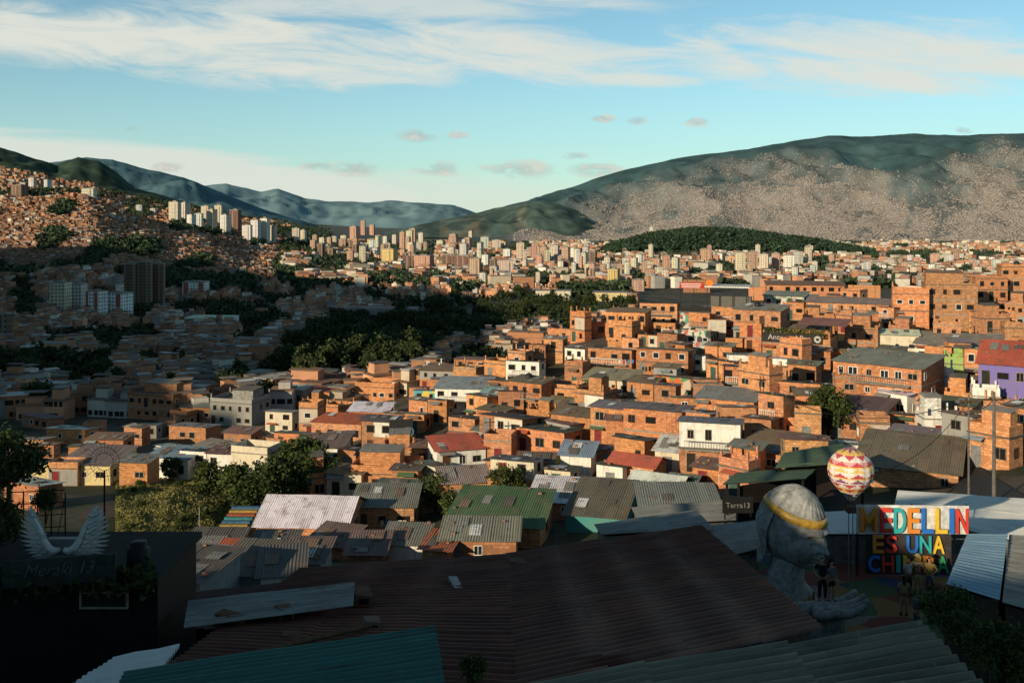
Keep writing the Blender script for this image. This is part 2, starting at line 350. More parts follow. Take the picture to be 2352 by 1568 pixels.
Mountain([(440,430),(520,422),(600,440),(640,434),(700,455),(760,462),(850,465),(900,461),(980,466),(1040,470),(1090,487),(1150,505),(1230,530)],13000,9000,530,130,1000,1.0,6).build('mountain',120,40,lambda u,t,p:np.array([.18,.29,.32])*(1+.18*fr(u*.03,t*6,4)),MTNF)  # paler haze blue put into the farthest ridge colour
def cerro(u,k):
    cr=np.interp(u,[1350,1420,1500,1600,1680,1780,1880,1980,2090],[592,564,544,532,533,547,560,580,606])
    d=2750+500*k; zc=-(cr-V0)/F*3000; z=-119+(zc+119)*max(0,1-((k-.5)/.5)**2); return (u-U0)/F*d,d,z
V=[cerro(u,k) for u in np.linspace(1350,2090,60) for k in np.linspace(0,1,24)]
tag(quads('hill',V,grid_q(60,24)[:, ::-1],GROUND,smooth=True),kind='structure')
# unseen ridges added west of and behind the viewpoint, shaped to cast the shade
SA=R(40); SE=R(16); S=Vector((-math.sin(SA)*math.cos(SE),-math.cos(SA)*math.cos(SE),math.sin(SE)))
def ridge(name,pts,hw,zb,amp=0):
    mb=MB(); fine=[]
    for a,b in zip(pts,pts[1:]):
        for k in range(8): fine.append(Vector(a).lerp(Vector(b),k/8))
    fine.append(Vector(pts[-1])); rows=[]
    for i,p in enumerate(fine):
        t=fine[min(i+1,len(fine)-1)]-fine[max(i-1,0)]; t.z=0; t.normalize(); n=Vector((-t.y,t.x,0)); zz=p.z+amp*fr(i*.37,2.2,4)
        rows.append([Vector((p.x,p.y,0))+n*(hw*s*(1-f))+Vector((0,0,zb+(zz-zb)*f)) for s,f in ((1,0),(1,.35),(1,.7),(0,1),(-1,.7),(-1,.35),(-1,0))])
    for r in rows: mb.v+=[tuple(q) for q in r]
    for i in range(len(rows)-1):
        for j in range(6): mb.f.append((i*7+j,i*7+j+1,(i+1)*7+j+1,(i+1)*7+j)); mb.m.append(0)
    mb.f.append(tuple(range(7))); mb.m.append(0); k=(len(rows)-1)*7; mb.f.append(tuple(range(k,k+7))[::-1]); mb.m.append(0)
    return tag(mb.build(name,GROUND),kind='structure')
SHADE_EDGE=[(-60,78,-29),(-24,62,-23),(-8,54,-17.5),(2,46,-13.3),(8,43.5,-11.4),(12.5,45,-10.6),(15,46.5,-13.8),(18,47.5,-15.7),(24,50,-18),(42,56,-21)]  # wanted shadow edge points, projected toward the sun to form the ridge line
ridge('shading_hillside',[tuple(Vector(e)+S*(90/math.cos(SE))) for e in SHADE_EDGE]+[(2,-24,8),(22,-40,9)],7,-24)
ridge('shading_hillside',[(-355,-145,86),(-450,-70,140),(-771,300,230),(-893,534,203),(-1014,737,184),(-1240,760,178)],140,-80,16)

# ------------------------------------------------------------------ houses
LBL=[]; FP=[]; IB=[]
def add_fp(x,y,r): FP.append((x,y,r))
def free(x,y,r): return all((x-a)**2+(y-b)**2>(r+c)**2 for a,b,c in FP)
def clear_img(u0,u1,v0,v1,lim=.22):
    for (a,b,c,d) in IB:
        w=min(b,u1)-max(a,u0); h=min(d,v1)-max(c,v0)
        if w>0 and h>0 and w*h>lim*(b-a)*(d-c): return False
    return True
def frame_mesh(m):
    mb=MB(); t=.07
    mb.box(-.5,.5,-.06,0,.5-t,.5); mb.box(-.5,.5,-.06,0,-.5,-.5+t); mb.box(-.5,-.5+t,-.058,0,-.5+t,.5-t); mb.box(.5-t,.5,-.058,0,-.5+t,.5-t); mb.box(-.03,.03,-.05,0,-.5+t,.5-t)
    return mb.mesh('window',m)
def both_mesh(m,p):
    mb=MB(); t=.08
    mb.box(-.5,.5,-.06,0,.5-t,.5); mb.box(-.5,.5,-.06,0,-.5,-.5+t); mb.box(-.5,-.5+t,-.058,0,-.5+t,.5-t); mb.box(.5-t,.5,-.058,0,-.5+t,.5-t)
    mb.box(-.5+t,.5-t,-.012,0,-.5+t,.5-t,1); return mb.mesh('window',[m,p])
def pane_mesh(p):
    mb=MB(); mb.box(-.43,.43,-.014,0,-.43,.43); return mb.mesh('pane',p)
WM=[(WHITE,GLASS),(CONC,HOLE),(WOOD,GLASS),(BLACK,HOLE),(CONCD,HOLE)]
WF=[frame_mesh(m) for m,p in WM]; WB=[both_mesh(m,p) for m,p in WM]
PANE=[pane_mesh(p) for p in (GLASS,HOLE)]  # second pane is a dark sheet put where an opening holds only shade
DM=[]
for m in DOORS:
    mb=MB(); mb.box(-.5,.5,-.04,0,0,1,0); mb.box(-.55,-.5,-.06,0,0,1.03,1); mb.box(.5,.55,-.06,0,0,1.03,1); DM.append(mb.mesh('door',[m,CONC]))
BRC=[(.66,.29,.125),(.62,.265,.115),(.56,.245,.115),(.67,.315,.145),(.6,.26,.12),(.5,.23,.12),(.58,.28,.145)]
WALLC={'b':None,'w':(.76,.73,.66),'c':(.64,.56,.42),'y':(.64,.52,.26),'t':(.06,.25,.24),'l':(.3,.24,.5),'p':(.19,.15,.4),'g':(.30,.42,.13),'n':(.3,.29,.27),'bl':(.42,.54,.54)}
WALLN={'b':'orange brick','w':'white','c':'cream','y':'pale yellow','t':'teal','l':'lilac','p':'purple','g':'lime green','n':'grey','bl':'pale blue','gr':'graffiti covered','go':'orange mural','gt':'teal and yellow mural'}
ROOFC={'grey':(.27,.255,.23),'rust':(.24,.16,.115),'white':(.72,.72,.7),'green':(.1,.17,.08),'red':(.5,.12,.07),'blue':(.3,.37,.4),'dark':(.15,.135,.115),'olive':(.24,.21,.1),'flat':(.24,.2,.17)}
ROOFN={'grey':'grey sheet','rust':'rusty sheet','white':'white sheet','green':'green sheet','red':'red sheet','blue':'pale blue sheet','dark':'dark sheet','olive':'olive sheet','flat':'flat'}
def sheet(mb,x0,x1,y0,z0,y1,z1,d):
    pitch=.22; amp=.018 if d<150 else 0
    n=int((x1-x0)/pitch*4) if amp else 2; n=max(2,n); b=len(mb.v)
    rows=[(y0,z0),(y0+(y1-y0)*.52,z0+(z1-z0)*.52+.03),(y0+(y1-y0)*.5,z0+(z1-z0)*.5),(y1,z1)]
    for (y,z) in rows:
        for i in range(n+1):
            x=x0+(x1-x0)*i/n; k=int(x/.95); j=.02*math.sin(k*7.3+y0)
            mb.v.append((x,y+(.15*math.sin(k*3.1) if y in(y0,y1) else 0),z+amp*math.sin(2*math.pi*(x-x0)/pitch)+j))
    for r in (0,2):
        for i in range(n): a=b+r*(n+1)+i; mb.f.append((a,a+1,a+n+2,a+n+1)); mb.m.append(0)
def house(u,vt,vb,wp,yaw=25,wall='b',roof='grey',rt='mono',d=None,dep=None,name='house',upper=None,balc=None,rise=None,group='houses on the sunlit hillside',cat='house',label=None,tint=1.0,nowin=False):
    if d is None: d=gd(u,vb)
    if label is None: yaw=yaw+random.uniform(-9,9)
    th=R(yaw); az=math.atan((u-U0)/F)
    w=wp/F*d/max(.4,math.cos(th-az)); h=max(1.0,(vb-vt)/F*d); D=dep or min(7.5,max(3.6,w*random.uniform(.55,.85)))
    fn=Vector((-math.sin(th),-math.cos(th),0)); ctr=P(u,vb,d)-fn*(D/2)
    root=empty(name,ctr,-th); add_fp(ctr.x,ctr.y,.33*max(w,D)); IB.append((u-wp/2,u+wp/2,vt-14,vb))
    st=max(1,round(h/2.6)); sh=h/st
    if wall=='b': wm,wc=BRICK,tuple(min(.8,c*tint*random.uniform(.95,1.05)) for c in random.choice(BRC)); kk=random.uniform(.78,1.1); wc=tuple(c*kk for c in wc)
    elif wall in('gr','go','gt'): wm,wc={'gr':GRAF,'go':GRAFO,'gt':GRAFT}[wall],(1,1,1)
    else: wm,wc=PLAST,tuple(min(.8,c*tint) for c in WALLC[wall])
    if rise is None: rise=0 if roof=='flat' else (min(1.2,D*.12)*random.choice((-1,-.9,-.7,-.4,.4,.8)) if rt=='mono' else 0)
    if h<2: rise=abs(rise)
    hs=h-sh if upper else h
    mb=MB(); x,y=w/2,D/2
    if upper: mb.box(-x,x,-y,y,-6,hs)
    else: mb.hexa([(-x,-y,-6),(x,-y,-6),(x,y,-6),(-x,y,-6),(-x,-y,h),(x,-y,h),(x,y,h+rise),(-x,y,h+rise)])
    gr_=min(1.7,D*.2)
    if rt=='gable' and roof!='flat':
        for s in(-1,1): mb.poly([(s*x,-y,h),(s*x,y,h),(s*x,0,h+gr_)])
    mb.build('wall',wm,root,color=wc)
    if upper:
        mb=MB(); mb.hexa([(-x-.03,-y-.03,hs),(x+.03,-y-.03,hs),(x+.03,y,hs),(-x-.03,y,hs),(-x-.03,-y-.03,h),(x+.03,-y-.03,h),(x+.03,y,h+rise),(-x-.03,y,h+rise)])
        mb.build('upper_wall',PLAST,root,color=WALLC[upper])
    panel=-1
    if wall=='b' and not upper and random.random()<.14 and h>2:
        panel=random.randrange(st); z0=panel*sh+.12; z1=(panel+1)*sh-.12; f0=random.choice((0,0,.35)); mb=MB(); mb.box(-x+f0*w+.02,x-.02,-y-.03,-y-.002,z0,z1)
        mb.build('painted_panel',PLAST,root,color=random.choice(((.7,.66,.58),(.6,.54,.44),(.32,.31,.29),(.6,.55,.48),(.5,.42,.34),(.3,.29,.27))))
    if (wall=='b' and random.random()<.75 or st>=3) and h>2:
        mb=MB(); e=.05
        for k in range(1,st):
            z=k*sh
            if not(upper and abs(z-hs)<.1): mb.box(-x-e,x+e,-y-e,y,z-.1,z+.1)
            else: mb.box(-x-.15,x+.15,-y-.4,y,z-.12,z+.05)
        if st==1: mb.box(-x-e,x+e,-y-e,y,-.1,.1)
        mb.build('concrete_frame',CONC if random.random()<.6 else CONCD,root)
    rc_=tuple(c*random.uniform(.8,1.15)*min(tint,1.1) for c in ROOFC[roof]); ov=.4
    if roof=='flat':
        mb=MB(); mb.box(-x-.1,x+.1,-y-.1,y+.1,h,h+.14); ph=random.choice((.3,.5,.8,1.0))
        r=mb.build('roof',CONC if random.random()<.4 else CONCD,root)
        mb=MB(); z=h+.14
        mb.box(-x,x,-y,-y+.14,z,z+ph); mb.box(-x,-x+.14,-y+.14,y,z,z+ph); mb.box(x-.14,x,-y+.14,y,z,z+ph); mb.box(-x+.14,x-.14,y-.14,y,z,z+ph)
        if random.random()<.5:
            for sx in(-1,1):
                for sy in(-1,1): mb.box(sx*(x-.2)-.11,sx*(x-.2)+.11,sy*(y-.2)-.11,sy*(y-.2)+.11,z+ph,z+ph+random.uniform(.4,1.2))
        mb.build('parapet',wm,root,color=wc)
        if random.random()<.65 and w>3.6:
            mb=MB(); a=random.uniform(.4,.75)*w; bx=random.uniform(-x+.3,x-a-.3) if x-a-.3>-x+.3 else -a/2
            sheet(mb,bx,bx+a,-y*.3,h+2.3,y-.1,h+2.6,d); mb.build('lean_to_roof',ROOF,root,color=ROOFC[random.choice(('grey','rust','dark','grey'))])
            mb=MB(); mb.box(bx+.1,bx+a-.1,-y*.2,y-.25,z+.01,h+2.28); mb.build('roof_room',BRICK,root,color=wc)
    else:
        mb=MB()
        if rt=='gable':
            sheet(mb,-x-ov,x+ov,-y-ov,h-gr_*ov/y+.06,0,h+gr_+.06,d); sheet(mb,-x-ov,x+ov,y+ov,h-gr_*ov/y+.06,0,h+gr_+.06,d)
        else:
            sl=rise/D; sheet(mb,-x-ov,x+ov,-y-ov,h-sl*ov+.07,y+ov,h+rise+sl*ov+.07,d)
        r=mb.build('roof',ROOF,root,color=rc_)
        if d<190 and rt=='mono':
            sl=rise/D
            for k in range(random.randint(1,4)):
                mb=MB(); a=random.uniform(.8,1.1); bl=random.uniform(1.2,2.4); px=random.uniform(-x,x-a); py=random.uniform(-y,y-bl)
                zz=h+.14+sl*(py+y)+random.uniform(0,.03); sheet(mb,px,px+a,py,zz,py+bl,zz+sl*bl,d)
                mb.build('patch_sheet',ROOF,r,color=ROOFC[random.choice(('grey','rust','white','dark','grey','grey'))])
            for k in range(random.randint(0,4)):
                mb=MB(); px=random.uniform(-x,x); py=random.uniform(-y,y); zz=h+.12+sl*(py+y); s=random.uniform(.1,.2)
                mb.hexa([(px-s,py-s*.6,zz),(px+s,py-s*.7,zz),(px+s*.9,py+s*.6,zz),(px-s,py+s*.5,zz),(px-s*.8,py-s*.5,zz+s),(px+s*.9,py-s*.6,zz+s*.9),(px+s*.7,py+s*.5,zz+s),(px-s*.9,py+s*.4,zz+s)])
                mb.build('roof_weight',BRICK,r,color=(.25,.14,.09))
    if not nowin and h>1.7:
        toc=-Vector((ctr.x,ctr.y,0)).normalized()
        faces=[(0,w,Vector((0,-y,0)),Vector((1,0,0)))]
        nl=Vector((-math.cos(th),math.sin(th),0))
        if nl.dot(toc)>.1: faces.append((-math.pi/2,D,Vector((-x,0,0)),Vector((0,-1,0))))
        if (-nl).dot(toc)>.1: faces.append((math.pi/2,D,Vector((x,0,0)),Vector((0,1,0))))
        style=random.randrange(5)
        for fi,(rz,L,org,ax) in enumerate(faces):
            dens=1.9 if fi==0 else 2.5
            n=max(1,int(L/dens)) if fi==0 else int(L/dens)
            if d>260: n=min(n,3)
            for k in range(st):
                off=.035 if (upper and k==st-1) or (fi==0 and k==panel) else 0
                for i in range(n):
                    if random.random()<(.14 if fi==0 else .35): continue
                    s=(i+.5)/n*L-L/2+random.uniform(-.2,.2); out=Vector((math.sin(rz),-math.cos(rz),0))*off
                    door=(k==0 and i==0 and fi==0) or (fi==0 and k>0 and random.random()<.12)
                    q=org+ax*s+out
                    if door:
                        link('door',random.choice(DM),root,loc=(q.x,q.y,k*sh+.12),rz=rz,scale=(.95,1,min(2.05,sh*.8)))
                        if k==0 and random.random()<.35 and d<200:
                            mb=MB(); sheet(mb,q.x-1.0,q.x+1.0,-y-1.0,sh*.86,-y-.03,sh*.95,200); mb.build('awning',ROOF,root,color=ROOFC[random.choice(('grey','rust','blue','red','green'))])
                        continue
                    ww=random.choice((.7,.9,1.1,1.3)); wh=random.choice((.8,1.0,1.2)); wh=min(wh,sh*.48)
                    loc=(q.x,q.y,k*sh+sh*.54)
                    sy=style if random.random()<.7 else random.randrange(5)
                    if d<140:
                        f=link('window',WF[sy],root,loc=loc,rz=rz,scale=(ww,1,wh)); link('pane',PANE[0 if sy in(0,2) else 1],f)
                    else: link('window',WB[sy],root,loc=loc,rz=rz,scale=(ww,1,wh))
    if (balc if balc is not None else (st>=2 and random.random()<.4 and d<240)):
        z=(st-1)*sh; bw=min(w*.9,w-.2)*random.uniform(.6,1); mb=MB(); mb.box(-bw/2,bw/2,-y-1.0,-y-.05,z-.13,z-.01); bo=mb.build('balcony',CONC,root)
        mb=MB(); nb=max(2,int(bw/.3))
        for i in range(nb+1): px=-bw/2+.04+i*(bw-.08)/nb; mb.box(px-.02,px+.02,-y-.98,-y-.94,z,z+.9)
        mb.box(-bw/2,bw/2,-y-1.0,-y-.92,z+.9,z+.97); mb.build('railing',METAL if random.random()<.6 else WHITE,bo)
    wn=WALLN[wall] if not upper else 'white-topped brick'
    stn=['one-storey','two-storey','three-storey','four-storey','five-storey','six-storey'][min(5,st-1)]
    tag(root,label,cat,group)
    if not label: LBL.append((root,stn+' '+wn+' house',ROOFN[roof],u,(vt+vb)/2))
    return root,w,h,D,d
HS=[ # u, vt, vb, width, yaw, wall, roof, extras
(2185,655,757,110,18,'b','flat',{}),(2278,640,742,66,14,'b','flat',{}),(2335,614,742,62,14,'b','flat',{}),(2092,676,752,78,25,'b','flat',{}),(1945,697,742,180,22,'b','grey',{'rise':.6}),
(1800,680,728,90,20,'gr','grey',{}),(1850,655,694,170,15,'b','rust',{'rise':.5}),(2062,770,822,90,25,'c','white',{'balc':True}),(2195,795,842,175,35,'w','grey',{'dep':10,'rise':1}),
(1738,712,792,105,30,'b','grey',{}),(1662,705,770,55,30,'b','rust',{}),(1978,757,818,72,25,'b','flat',{}),(1575,757,802,112,20,'gr','rust',{}),
(1512,697,748,85,25,'b','red',{}),(1437,717,778,88,25,'b','rust',{}),(1296,755,788,75,20,'b','red',{}),(1208,776,818,118,15,'b','flat',{}),
(1320,800,852,46,25,'w','dark',{}),(1400,802,868,100,22,'b','grey',{}),(1520,803,862,118,25,'b','rust',{}),(1092,826,874,98,20,'b','rust',{}),(1012,852,894,96,15,'b','rust',{}),
(1200,830,892,76,25,'w','dark',{'balc':True}),
(1395,872,912,112,18,'c','grey',{'balc':True,'rise':.8}),(1206,878,948,74,28,'b','dark',{}),(1288,892,930,80,24,'b','flat',{}),(1560,868,914,118,26,'go','rust',{}),
(1762,822,872,88,26,'w','white',{'balc':True}),(1842,838,892,62,28,'b','grey',{}),(1690,842,915,62,28,'b','rust',{}),(1822,878,948,118,30,'b','dark',{}),
(2012,838,958,190,41,'b','grey',{'dep':9,'rise':.8}),(1925,806,842,100,28,'b','rust',{}),(2172,928,988,110,30,'b','dark',{}),
(1962,955,1008,108,32,'b','dark',{'dep':10,'rise':.7}),(1815,958,1008,92,28,'b','rust',{}),(1664,918,978,130,28,'b','grey',{}),
(1630,972,1088,136,22,'b','grey',{'upper':'w','balc':True}),(1498,942,1042,132,30,'b','grey',{}),(1395,937,1022,78,24,'b','grey',{}),(1290,936,964,88,20,'c','olive',{'rise':.7}),
(1150,957,1042,98,30,'b','dark',{}),(1058,893,948,118,14,'w','blue',{'balc':True,'rise':.8}),(977,897,952,52,14,'gt','grey',{}),(1132,906,950,58,18,'bl','blue',{'balc':True,'rise':.6}),
(1240,988,1048,110,24,'b','dark',{}),(1322,1046,1098,70,20,'w','blue',{'rise':.8}),(1450,1066,1122,100,24,'b','red',{'rt':'gable'}),(1532,1036,1092,55,24,'c','white',{'rise':.8}),
(1770,1040,1088,150,26,'b','rust',{'dep':8,'rise':.6}),(1640,1078,1122,98,22,'b','rust',{}),(1500,1116,1168,110,22,'b','white',{'rt':'gable'}),
(1060,1032,1082,112,-12,'w','red',{'rise':.8}),(974,1028,1078,58,10,'b','rust',{}),(772,972,1018,112,20,'b','red',{}),(708,938,1006,42,15,'b','flat',{}),
(845,945,980,88,15,'b','white',{'rise':.8}),(870,968,1042,78,20,'b','dark',{}),(728,1028,1068,112,14,'w','dark',{'rise':.9}),(572,1042,1132,80,12,'c','flat',{'balc':True}),
(506,1042,1108,58,10,'w','rust',{}),(443,1036,1102,58,8,'w','grey',{'balc':True}),(385,1052,1104,88,8,'w','blue',{'rise':.6}),(306,1062,1122,60,6,'b','grey',{}),
(192,1068,1114,112,4,'y','grey',{'dep':8,'rise':.8}),(92,1064,1112,62,2,'y','grey',{}),(790,1087,1148,78,16,'c','rust',{}),(880,1090,1134,148,14,'b','flat',{}),
(1072,1108,1168,108,-14,'b','grey',{'rise':.8}),(1176,1058,1138,98,20,'b','grey',{'upper':'c'}),(880,1164,1228,140,8,'b','grey',{'dep':6,'rise':.7}),
(1270,1152,1195,108,14,'b','white',{'dep':6,'rise':.8}),(1364,1186,1222,130,10,'t','dark',{'dep':9,'rise':1}),(1570,1186,1232,180,12,'n','grey',{'dep':8,'rise':.6}),
(2080,1078,1120,220,18,'b','rust',{'dep':12,'rise':1}),(1100,1240,1290,170,6,'b','grey',{'dep':4.5,'rise':.4}),
(590,812,864,76,10,'b','flat',{}),(530,926,978,92,12,'n','flat',{}),(345,908,964,98,8,'b','flat',{}),(640,946,994,60,10,'c','grey',{}),
(470,1278,1318,110,-10,'w','dark',{'dep':5,'rise':.5}),(615,1272,1308,90,-8,'n','dark',{'dep':4,'rise':.5}),(745,1250,1285,80,10,'b','rust',{'dep':4,'rise':.5}),(925,1250,1290,90,8,'w','grey',{'dep':4}),
(560,1325,1355,120,5,'n','dark',{'dep':5}),(405,1340,1370,100,5,'n','dark',{'dep':5}),(1000,1262,1300,60,8,'b','red',{'dep':4}),
(690,1292,1322,90,6,'n','dark',{'dep':4,'rise':.5}),(840,1272,1302,80,-6,'b','rust',{'dep':4,'rise':.5}),(520,1302,1332,84,10,'b','red',{'dep':4,'rise':.5}),(645,1330,1356,90,-4,'w','dark',{'dep':4,'rise':.5}),(450,1328,1352,80,6,'b','grey',{'dep':4,'rise':.4}),
(1755,660,690,70,18,'b','rust',{}),(1600,642,672,60,15,'b','rust',{}),(1985,655,690,70,20,'b','rust',{}),(2050,735,770,60,25,'b','rust',{}),(1880,735,765,70,22,'b','flat',{}),(1500,770,800,70,22,'b','rust',{}),(1370,740,775,50,20,'b','rust',{}),
(1470,878,925,60,25,'b','rust',{}),(1310,955,1010,90,22,'b','rust',{}),(1590,815,850,60,24,'w','grey',{}),(1650,795,835,60,26,'b','grey',{}),(1740,962,1030,60,26,'b','rust',{}),(1900,895,945,40,30,'c','white',{}),
(2100,1005,1050,120,25,'b','grey',{}),(2260,950,1010,60,25,'w','rust',{}),(1400,1070,1130,60,20,'w','rust',{}),(1280,1080,1130,60,20,'c','dark',{}),(1390,1035,1075,50,20,'b','dark',{}),(1560,1115,1160,60,20,'b','grey',{}),
(1150,875,930,60,20,'b','rust',{}),(1060,960,1025,60,20,'b','rust',{}),(1110,990,1040,50,20,'n','grey',{}),(930,1080,1150,60,12,'b','rust',{}),(1000,1115,1175,60,-5,'b','grey',{}),(960,890,930,40,12,'b','rust',{}),
(640,1035,1100,50,10,'w','rust',{}),(545,995,1035,60,10,'b','rust',{}),(430,980,1020,80,8,'b','grey',{}),(240,1010,1045,80,5,'b','rust',{}),(150,985,1020,80,3,'b','white',{}),(60,1010,1045,70,2,'b','grey',{}),(660,995,1032,60,12,'b','dark',{}),(810,1035,1085,70,14,'b','rust',{}),(610,895,935,60,10,'b','red',{}),(740,900,938,70,12,'b','red',{}),(430,905,945,70,8,'n','grey',{}),(860,890,925,90,12,'b','flat',{}),
]
for (u,vt,vb,wp,yaw,wl,rf,k) in HS:
    house(u,vt,vb,wp,yaw,wl,rf,group='houses on the sunlit hillside' if u>930 else 'houses on the lower slope',**k)
house(690,1208,1260,200,4,'b','white',rt='gable',dep=9,group='houses on the lower slope',label='brick house under a wide white gabled roof above the dark foreground roofs')
house(1132,1206,1262,215,10,'b','green',dep=8,rise=1,label='brick house under a green striped corrugated roof right of the white gabled house')
house(2205,838,888,72,30,'g','flat',label='lime green house between the big brick block and the purple house')
house(2305,838,948,105,30,'p','red',label='purple house with a red roof at the right edge',dep=8,rise=2)
def text_mesh(s,size,ext,shear=0,off=0):
    cu=bpy.data.curves.new('lettering','FONT'); cu.body=s; cu.size=size; cu.extrude=ext; cu.shear=shear; cu.offset=off; cu.align_x='CENTER'; cu.resolution_u=4
    o=bpy.data.objects.new('lettering',cu); C.objects.link(o); dg=bpy.context.evaluated_depsgraph_get(); me=bpy.data.meshes.new_from_object(o.evaluated_get(dg))
    bpy.data.objects.remove(o); me.transform(Matrix.Rotation(math.pi/2,4,'X')); return me
def put_text(s,size,ext,m,parent,loc,rz=0,shear=0,name='lettering'):
    me=text_mesh(s,size,ext,shear); me.materials.clear(); me.materials.append(m); return link(name,me,parent,loc=loc,rz=rz)
root,w,h,D,d=house(1828,792,838,150,26,'b','flat',dep=8,name='rooftop_bar',cat='bar',label='brick bar with planted roof terrace and long black lettered signboard',balc=False)
mb=MB(); mb.box(-w/2-.1,w/2-1.2,-D/2-.16,-D/2-.06,h+.3,h+1.9); sg=mb.build('signboard',simple('faded_black_board',(.035,.033,.03)),root)
SW=simple('sign_white',(.5,.48,.44)); put_text('Ancestral Bar',1.25,.02,SW,sg,(-1.1,-D/2-.19,h+.75))
mb=MB()
for k in range(24):
    a=2*math.pi*k/24; r0=.62 if k%2 else .5; a2=2*math.pi*(k+1)/24; r1=.62 if (k+1)%2 else .5
    cx,cz=w/2-2.0,h+1.1; mb.poly([(cx+.25*math.cos(a),-D/2-.18,cz+.25*math.sin(a)),(cx+r0*math.cos(a),-D/2-.18,cz+r0*math.sin(a)),(cx+r1*math.cos(a2),-D/2-.18,cz+r1*math.sin(a2)),(cx+.25*math.cos(a2),-D/2-.18,cz+.25*math.sin(a2))])
mb.build('emblem',SW,sg)
mb=MB(); sheet(mb,0,w/2+2.5,-D/2,h+3.4,D/2,h+3.9,d); mb.build('terrace_roof',ROOF,root,color=(.3,.13,.1))
for px in(.2,w/2): 
    mb=MB(); mb.box(px-.08,px+.08,-D/2+.2,-D/2+.36,h+.2,h+3.35); mb.build('post',WOOD,root)
    mb=MB(); mb.box(px-.08,px+.08,D/2-.5,D/2-.34,h+.2,h+3.8); mb.build('post',WOOD,root)
rs=np.random.default_rng(15); pts=np.stack([rs.uniform(-w/2,w/2-1,700),-D/2+.3+rs.normal(size=700)*.15,h+2.1+rs.normal(size=700)*.28],1)
V,Q=leafarr(pts,np.full(700,.2),rs); quads('planting',V,Q,LEAF,np.repeat(np.array([(.07,.08,.02)])*rs.uniform(.5,1.5,(700,1)),4,0),parent=root)
# rooftop restaurant
d=gd(1640,752); c=P(1640,752,d); rr=empty('rooftop_restaurant',c,R(-20)); tag(rr,'rooftop restaurant with white slatted canopy and dark open terrace on the hill crest','restaurant'); add_fp(c.x,c.y,6); IB.append((1560,1722,640,752))
hh=52/F*d; W=158/F*d
mb=MB(); mb.box(-W/2,W/2,0,7,-6,hh*.62); mb.build('wall',GRAF,rr)
mb=MB(); mb.box(-W/2-.2,W/2+.2,-.3,7,hh*.62,hh*.62+.25); mb.build('floor_slab',CONCD,rr)
mb=MB(); mb.box(-W*.1,W/2-.2,5,6.8,hh*.62+.25,hh*1.3); mb.build('back_wall',CONCD,rr)
top=94/F*d
for i in range(6):
    mb=MB(); px=-W/2+.2+i*(W-.4)/5; mb.box(px-.07,px+.07,-.1,.04,hh*.62+.25,top); mb.build('post',BLACK,rr)
mb=MB(); mb.box(-W/2,W/2,-.2,-.12,hh*.62+.25,hh*.62+1.2); mb.build('railing',BLACK,rr)
mb=MB()
for i in range(26): px=-W*.12+i*(W*.62)/25; mb.box(px-.09,px+.09,-.6,6,top,top+.16)
mb.box(-W*.13,W*.51,-.5,-.35,top-.16,top-.01); mb.build('canopy',WHITE,rr)
mb=MB(); mb.box(-W*.5,-W*.14,-.3,-.15,top-.5,top+.75); mb.build('sign_panel',REDP,rr)
for k in range(3):
    mb=MB(); mb.box(-W*.48+k*.1,-W*.18-k*.15,-.34,-.31,top+.4-k*.35,top+.52-k*.35); mb.build('sign_stripe',WHITE,rr)
mb=MB(); mb.loft([(0,0,-.08,.75,.75),(0,0,.08,.75,.75)],20); o=mb.build('round_emblem',ORANGE,rr); o.rotation_euler=(R(90),0,0); o.location=(-W*.06,-.5,top+.75)
# painted letters on a gable wall
d=gd(920,1040)-.5; tl=empty('painted_letters',P(922,1030,d),R(25)); tag(tl,'big pale painted letters on the dark end wall beside the red-roofed brick house','mural'); IB.append((890,950,955,1030))
mb=MB(); hW=56/F*d; hH=66/F*d; mb.box(-hW/2,hW/2,0,.3,-4,hH); mb.build('wall',simple('dark_wall_paint',(.05,.05,.05)),tl)
for ch,px,cc in (('A',-1.1,(.25,.28,.32)),('K',.1,(.3,.19,.19)),('D',1.2,(.16,.24,.3))): put_text(ch,2.2,.03,simple('letter_paint',cc),tl,(px,-.05,1.2+.3*px))
IB+=[(1740,1890,1115,1400),(1880,2010,1020,1180),(1960,2230,1150,1320),(1660,1990,1015,1130),(1855,1960,925,1010),(280,500,1090,1240),(580,800,1160,1260),(1030,1240,1165,1260)]
IB+=[(1750+20*i,1770+20*i,742,800) for i in range(7)]+[(1565+40*i,1605+40*i,645,715) for i in range(4)]

def fill(n,ur,vr,yawr,hpx,wm,group,tint=1,walls='bbbbbbbbbbwbbcbbbbnbbwbbb',roofs=('grey','rust','dark','flat','flat','flat','flat','rust','rust','grey','dark','white'),maxd=1e9,mind=0,poly=None,lim=.22):
    made=0
    for _ in range(n*40):
        if made>=n: break
        u=random.uniform(*ur); v=random.uniform(*vr); d=gd(u,v)
        if d is None or d>maxd or d<mind: continue
        if poly and poly(u,v): continue
        w=random.uniform(*wm); wpx=w*F/d*.9; h=random.uniform(*hpx)*(130/d if d<300 else 1); p=P(u,v,d)
        if not free(p.x,p.y+w*.4,w*.2): continue
        if not clear_img(u-wpx*.55,u+wpx*.6,v-h-10,v,lim): continue
        house(u,v-h,v,wpx,random.uniform(*yawr),random.choice(walls),random.choice(roofs),group=group,tint=tint,dep=w*random.uniform(.6,.9)); made+=1
    return made
def forest(u,v):
    return (v<np.interp(u,[640,700,800,900,960,1050,1150,1400],[905,905,890,895,860,815,780,735]) and v>np.interp(u,[600,700,800,1000,1200,1450],[870,790,740,700,680,672]) and 620<u<1450) or (u<270 and 840<v<898) or (390<u<640 and 698<v<728)
def gslope(u,v): return 250<u<530 and 1085<v<1290
n0=fill(118,(940,2352),(690,1170),(0,50),(46,100),(3.1,5.0),'houses on the sunlit hillside',mind=95,maxd=290,lim=.42)
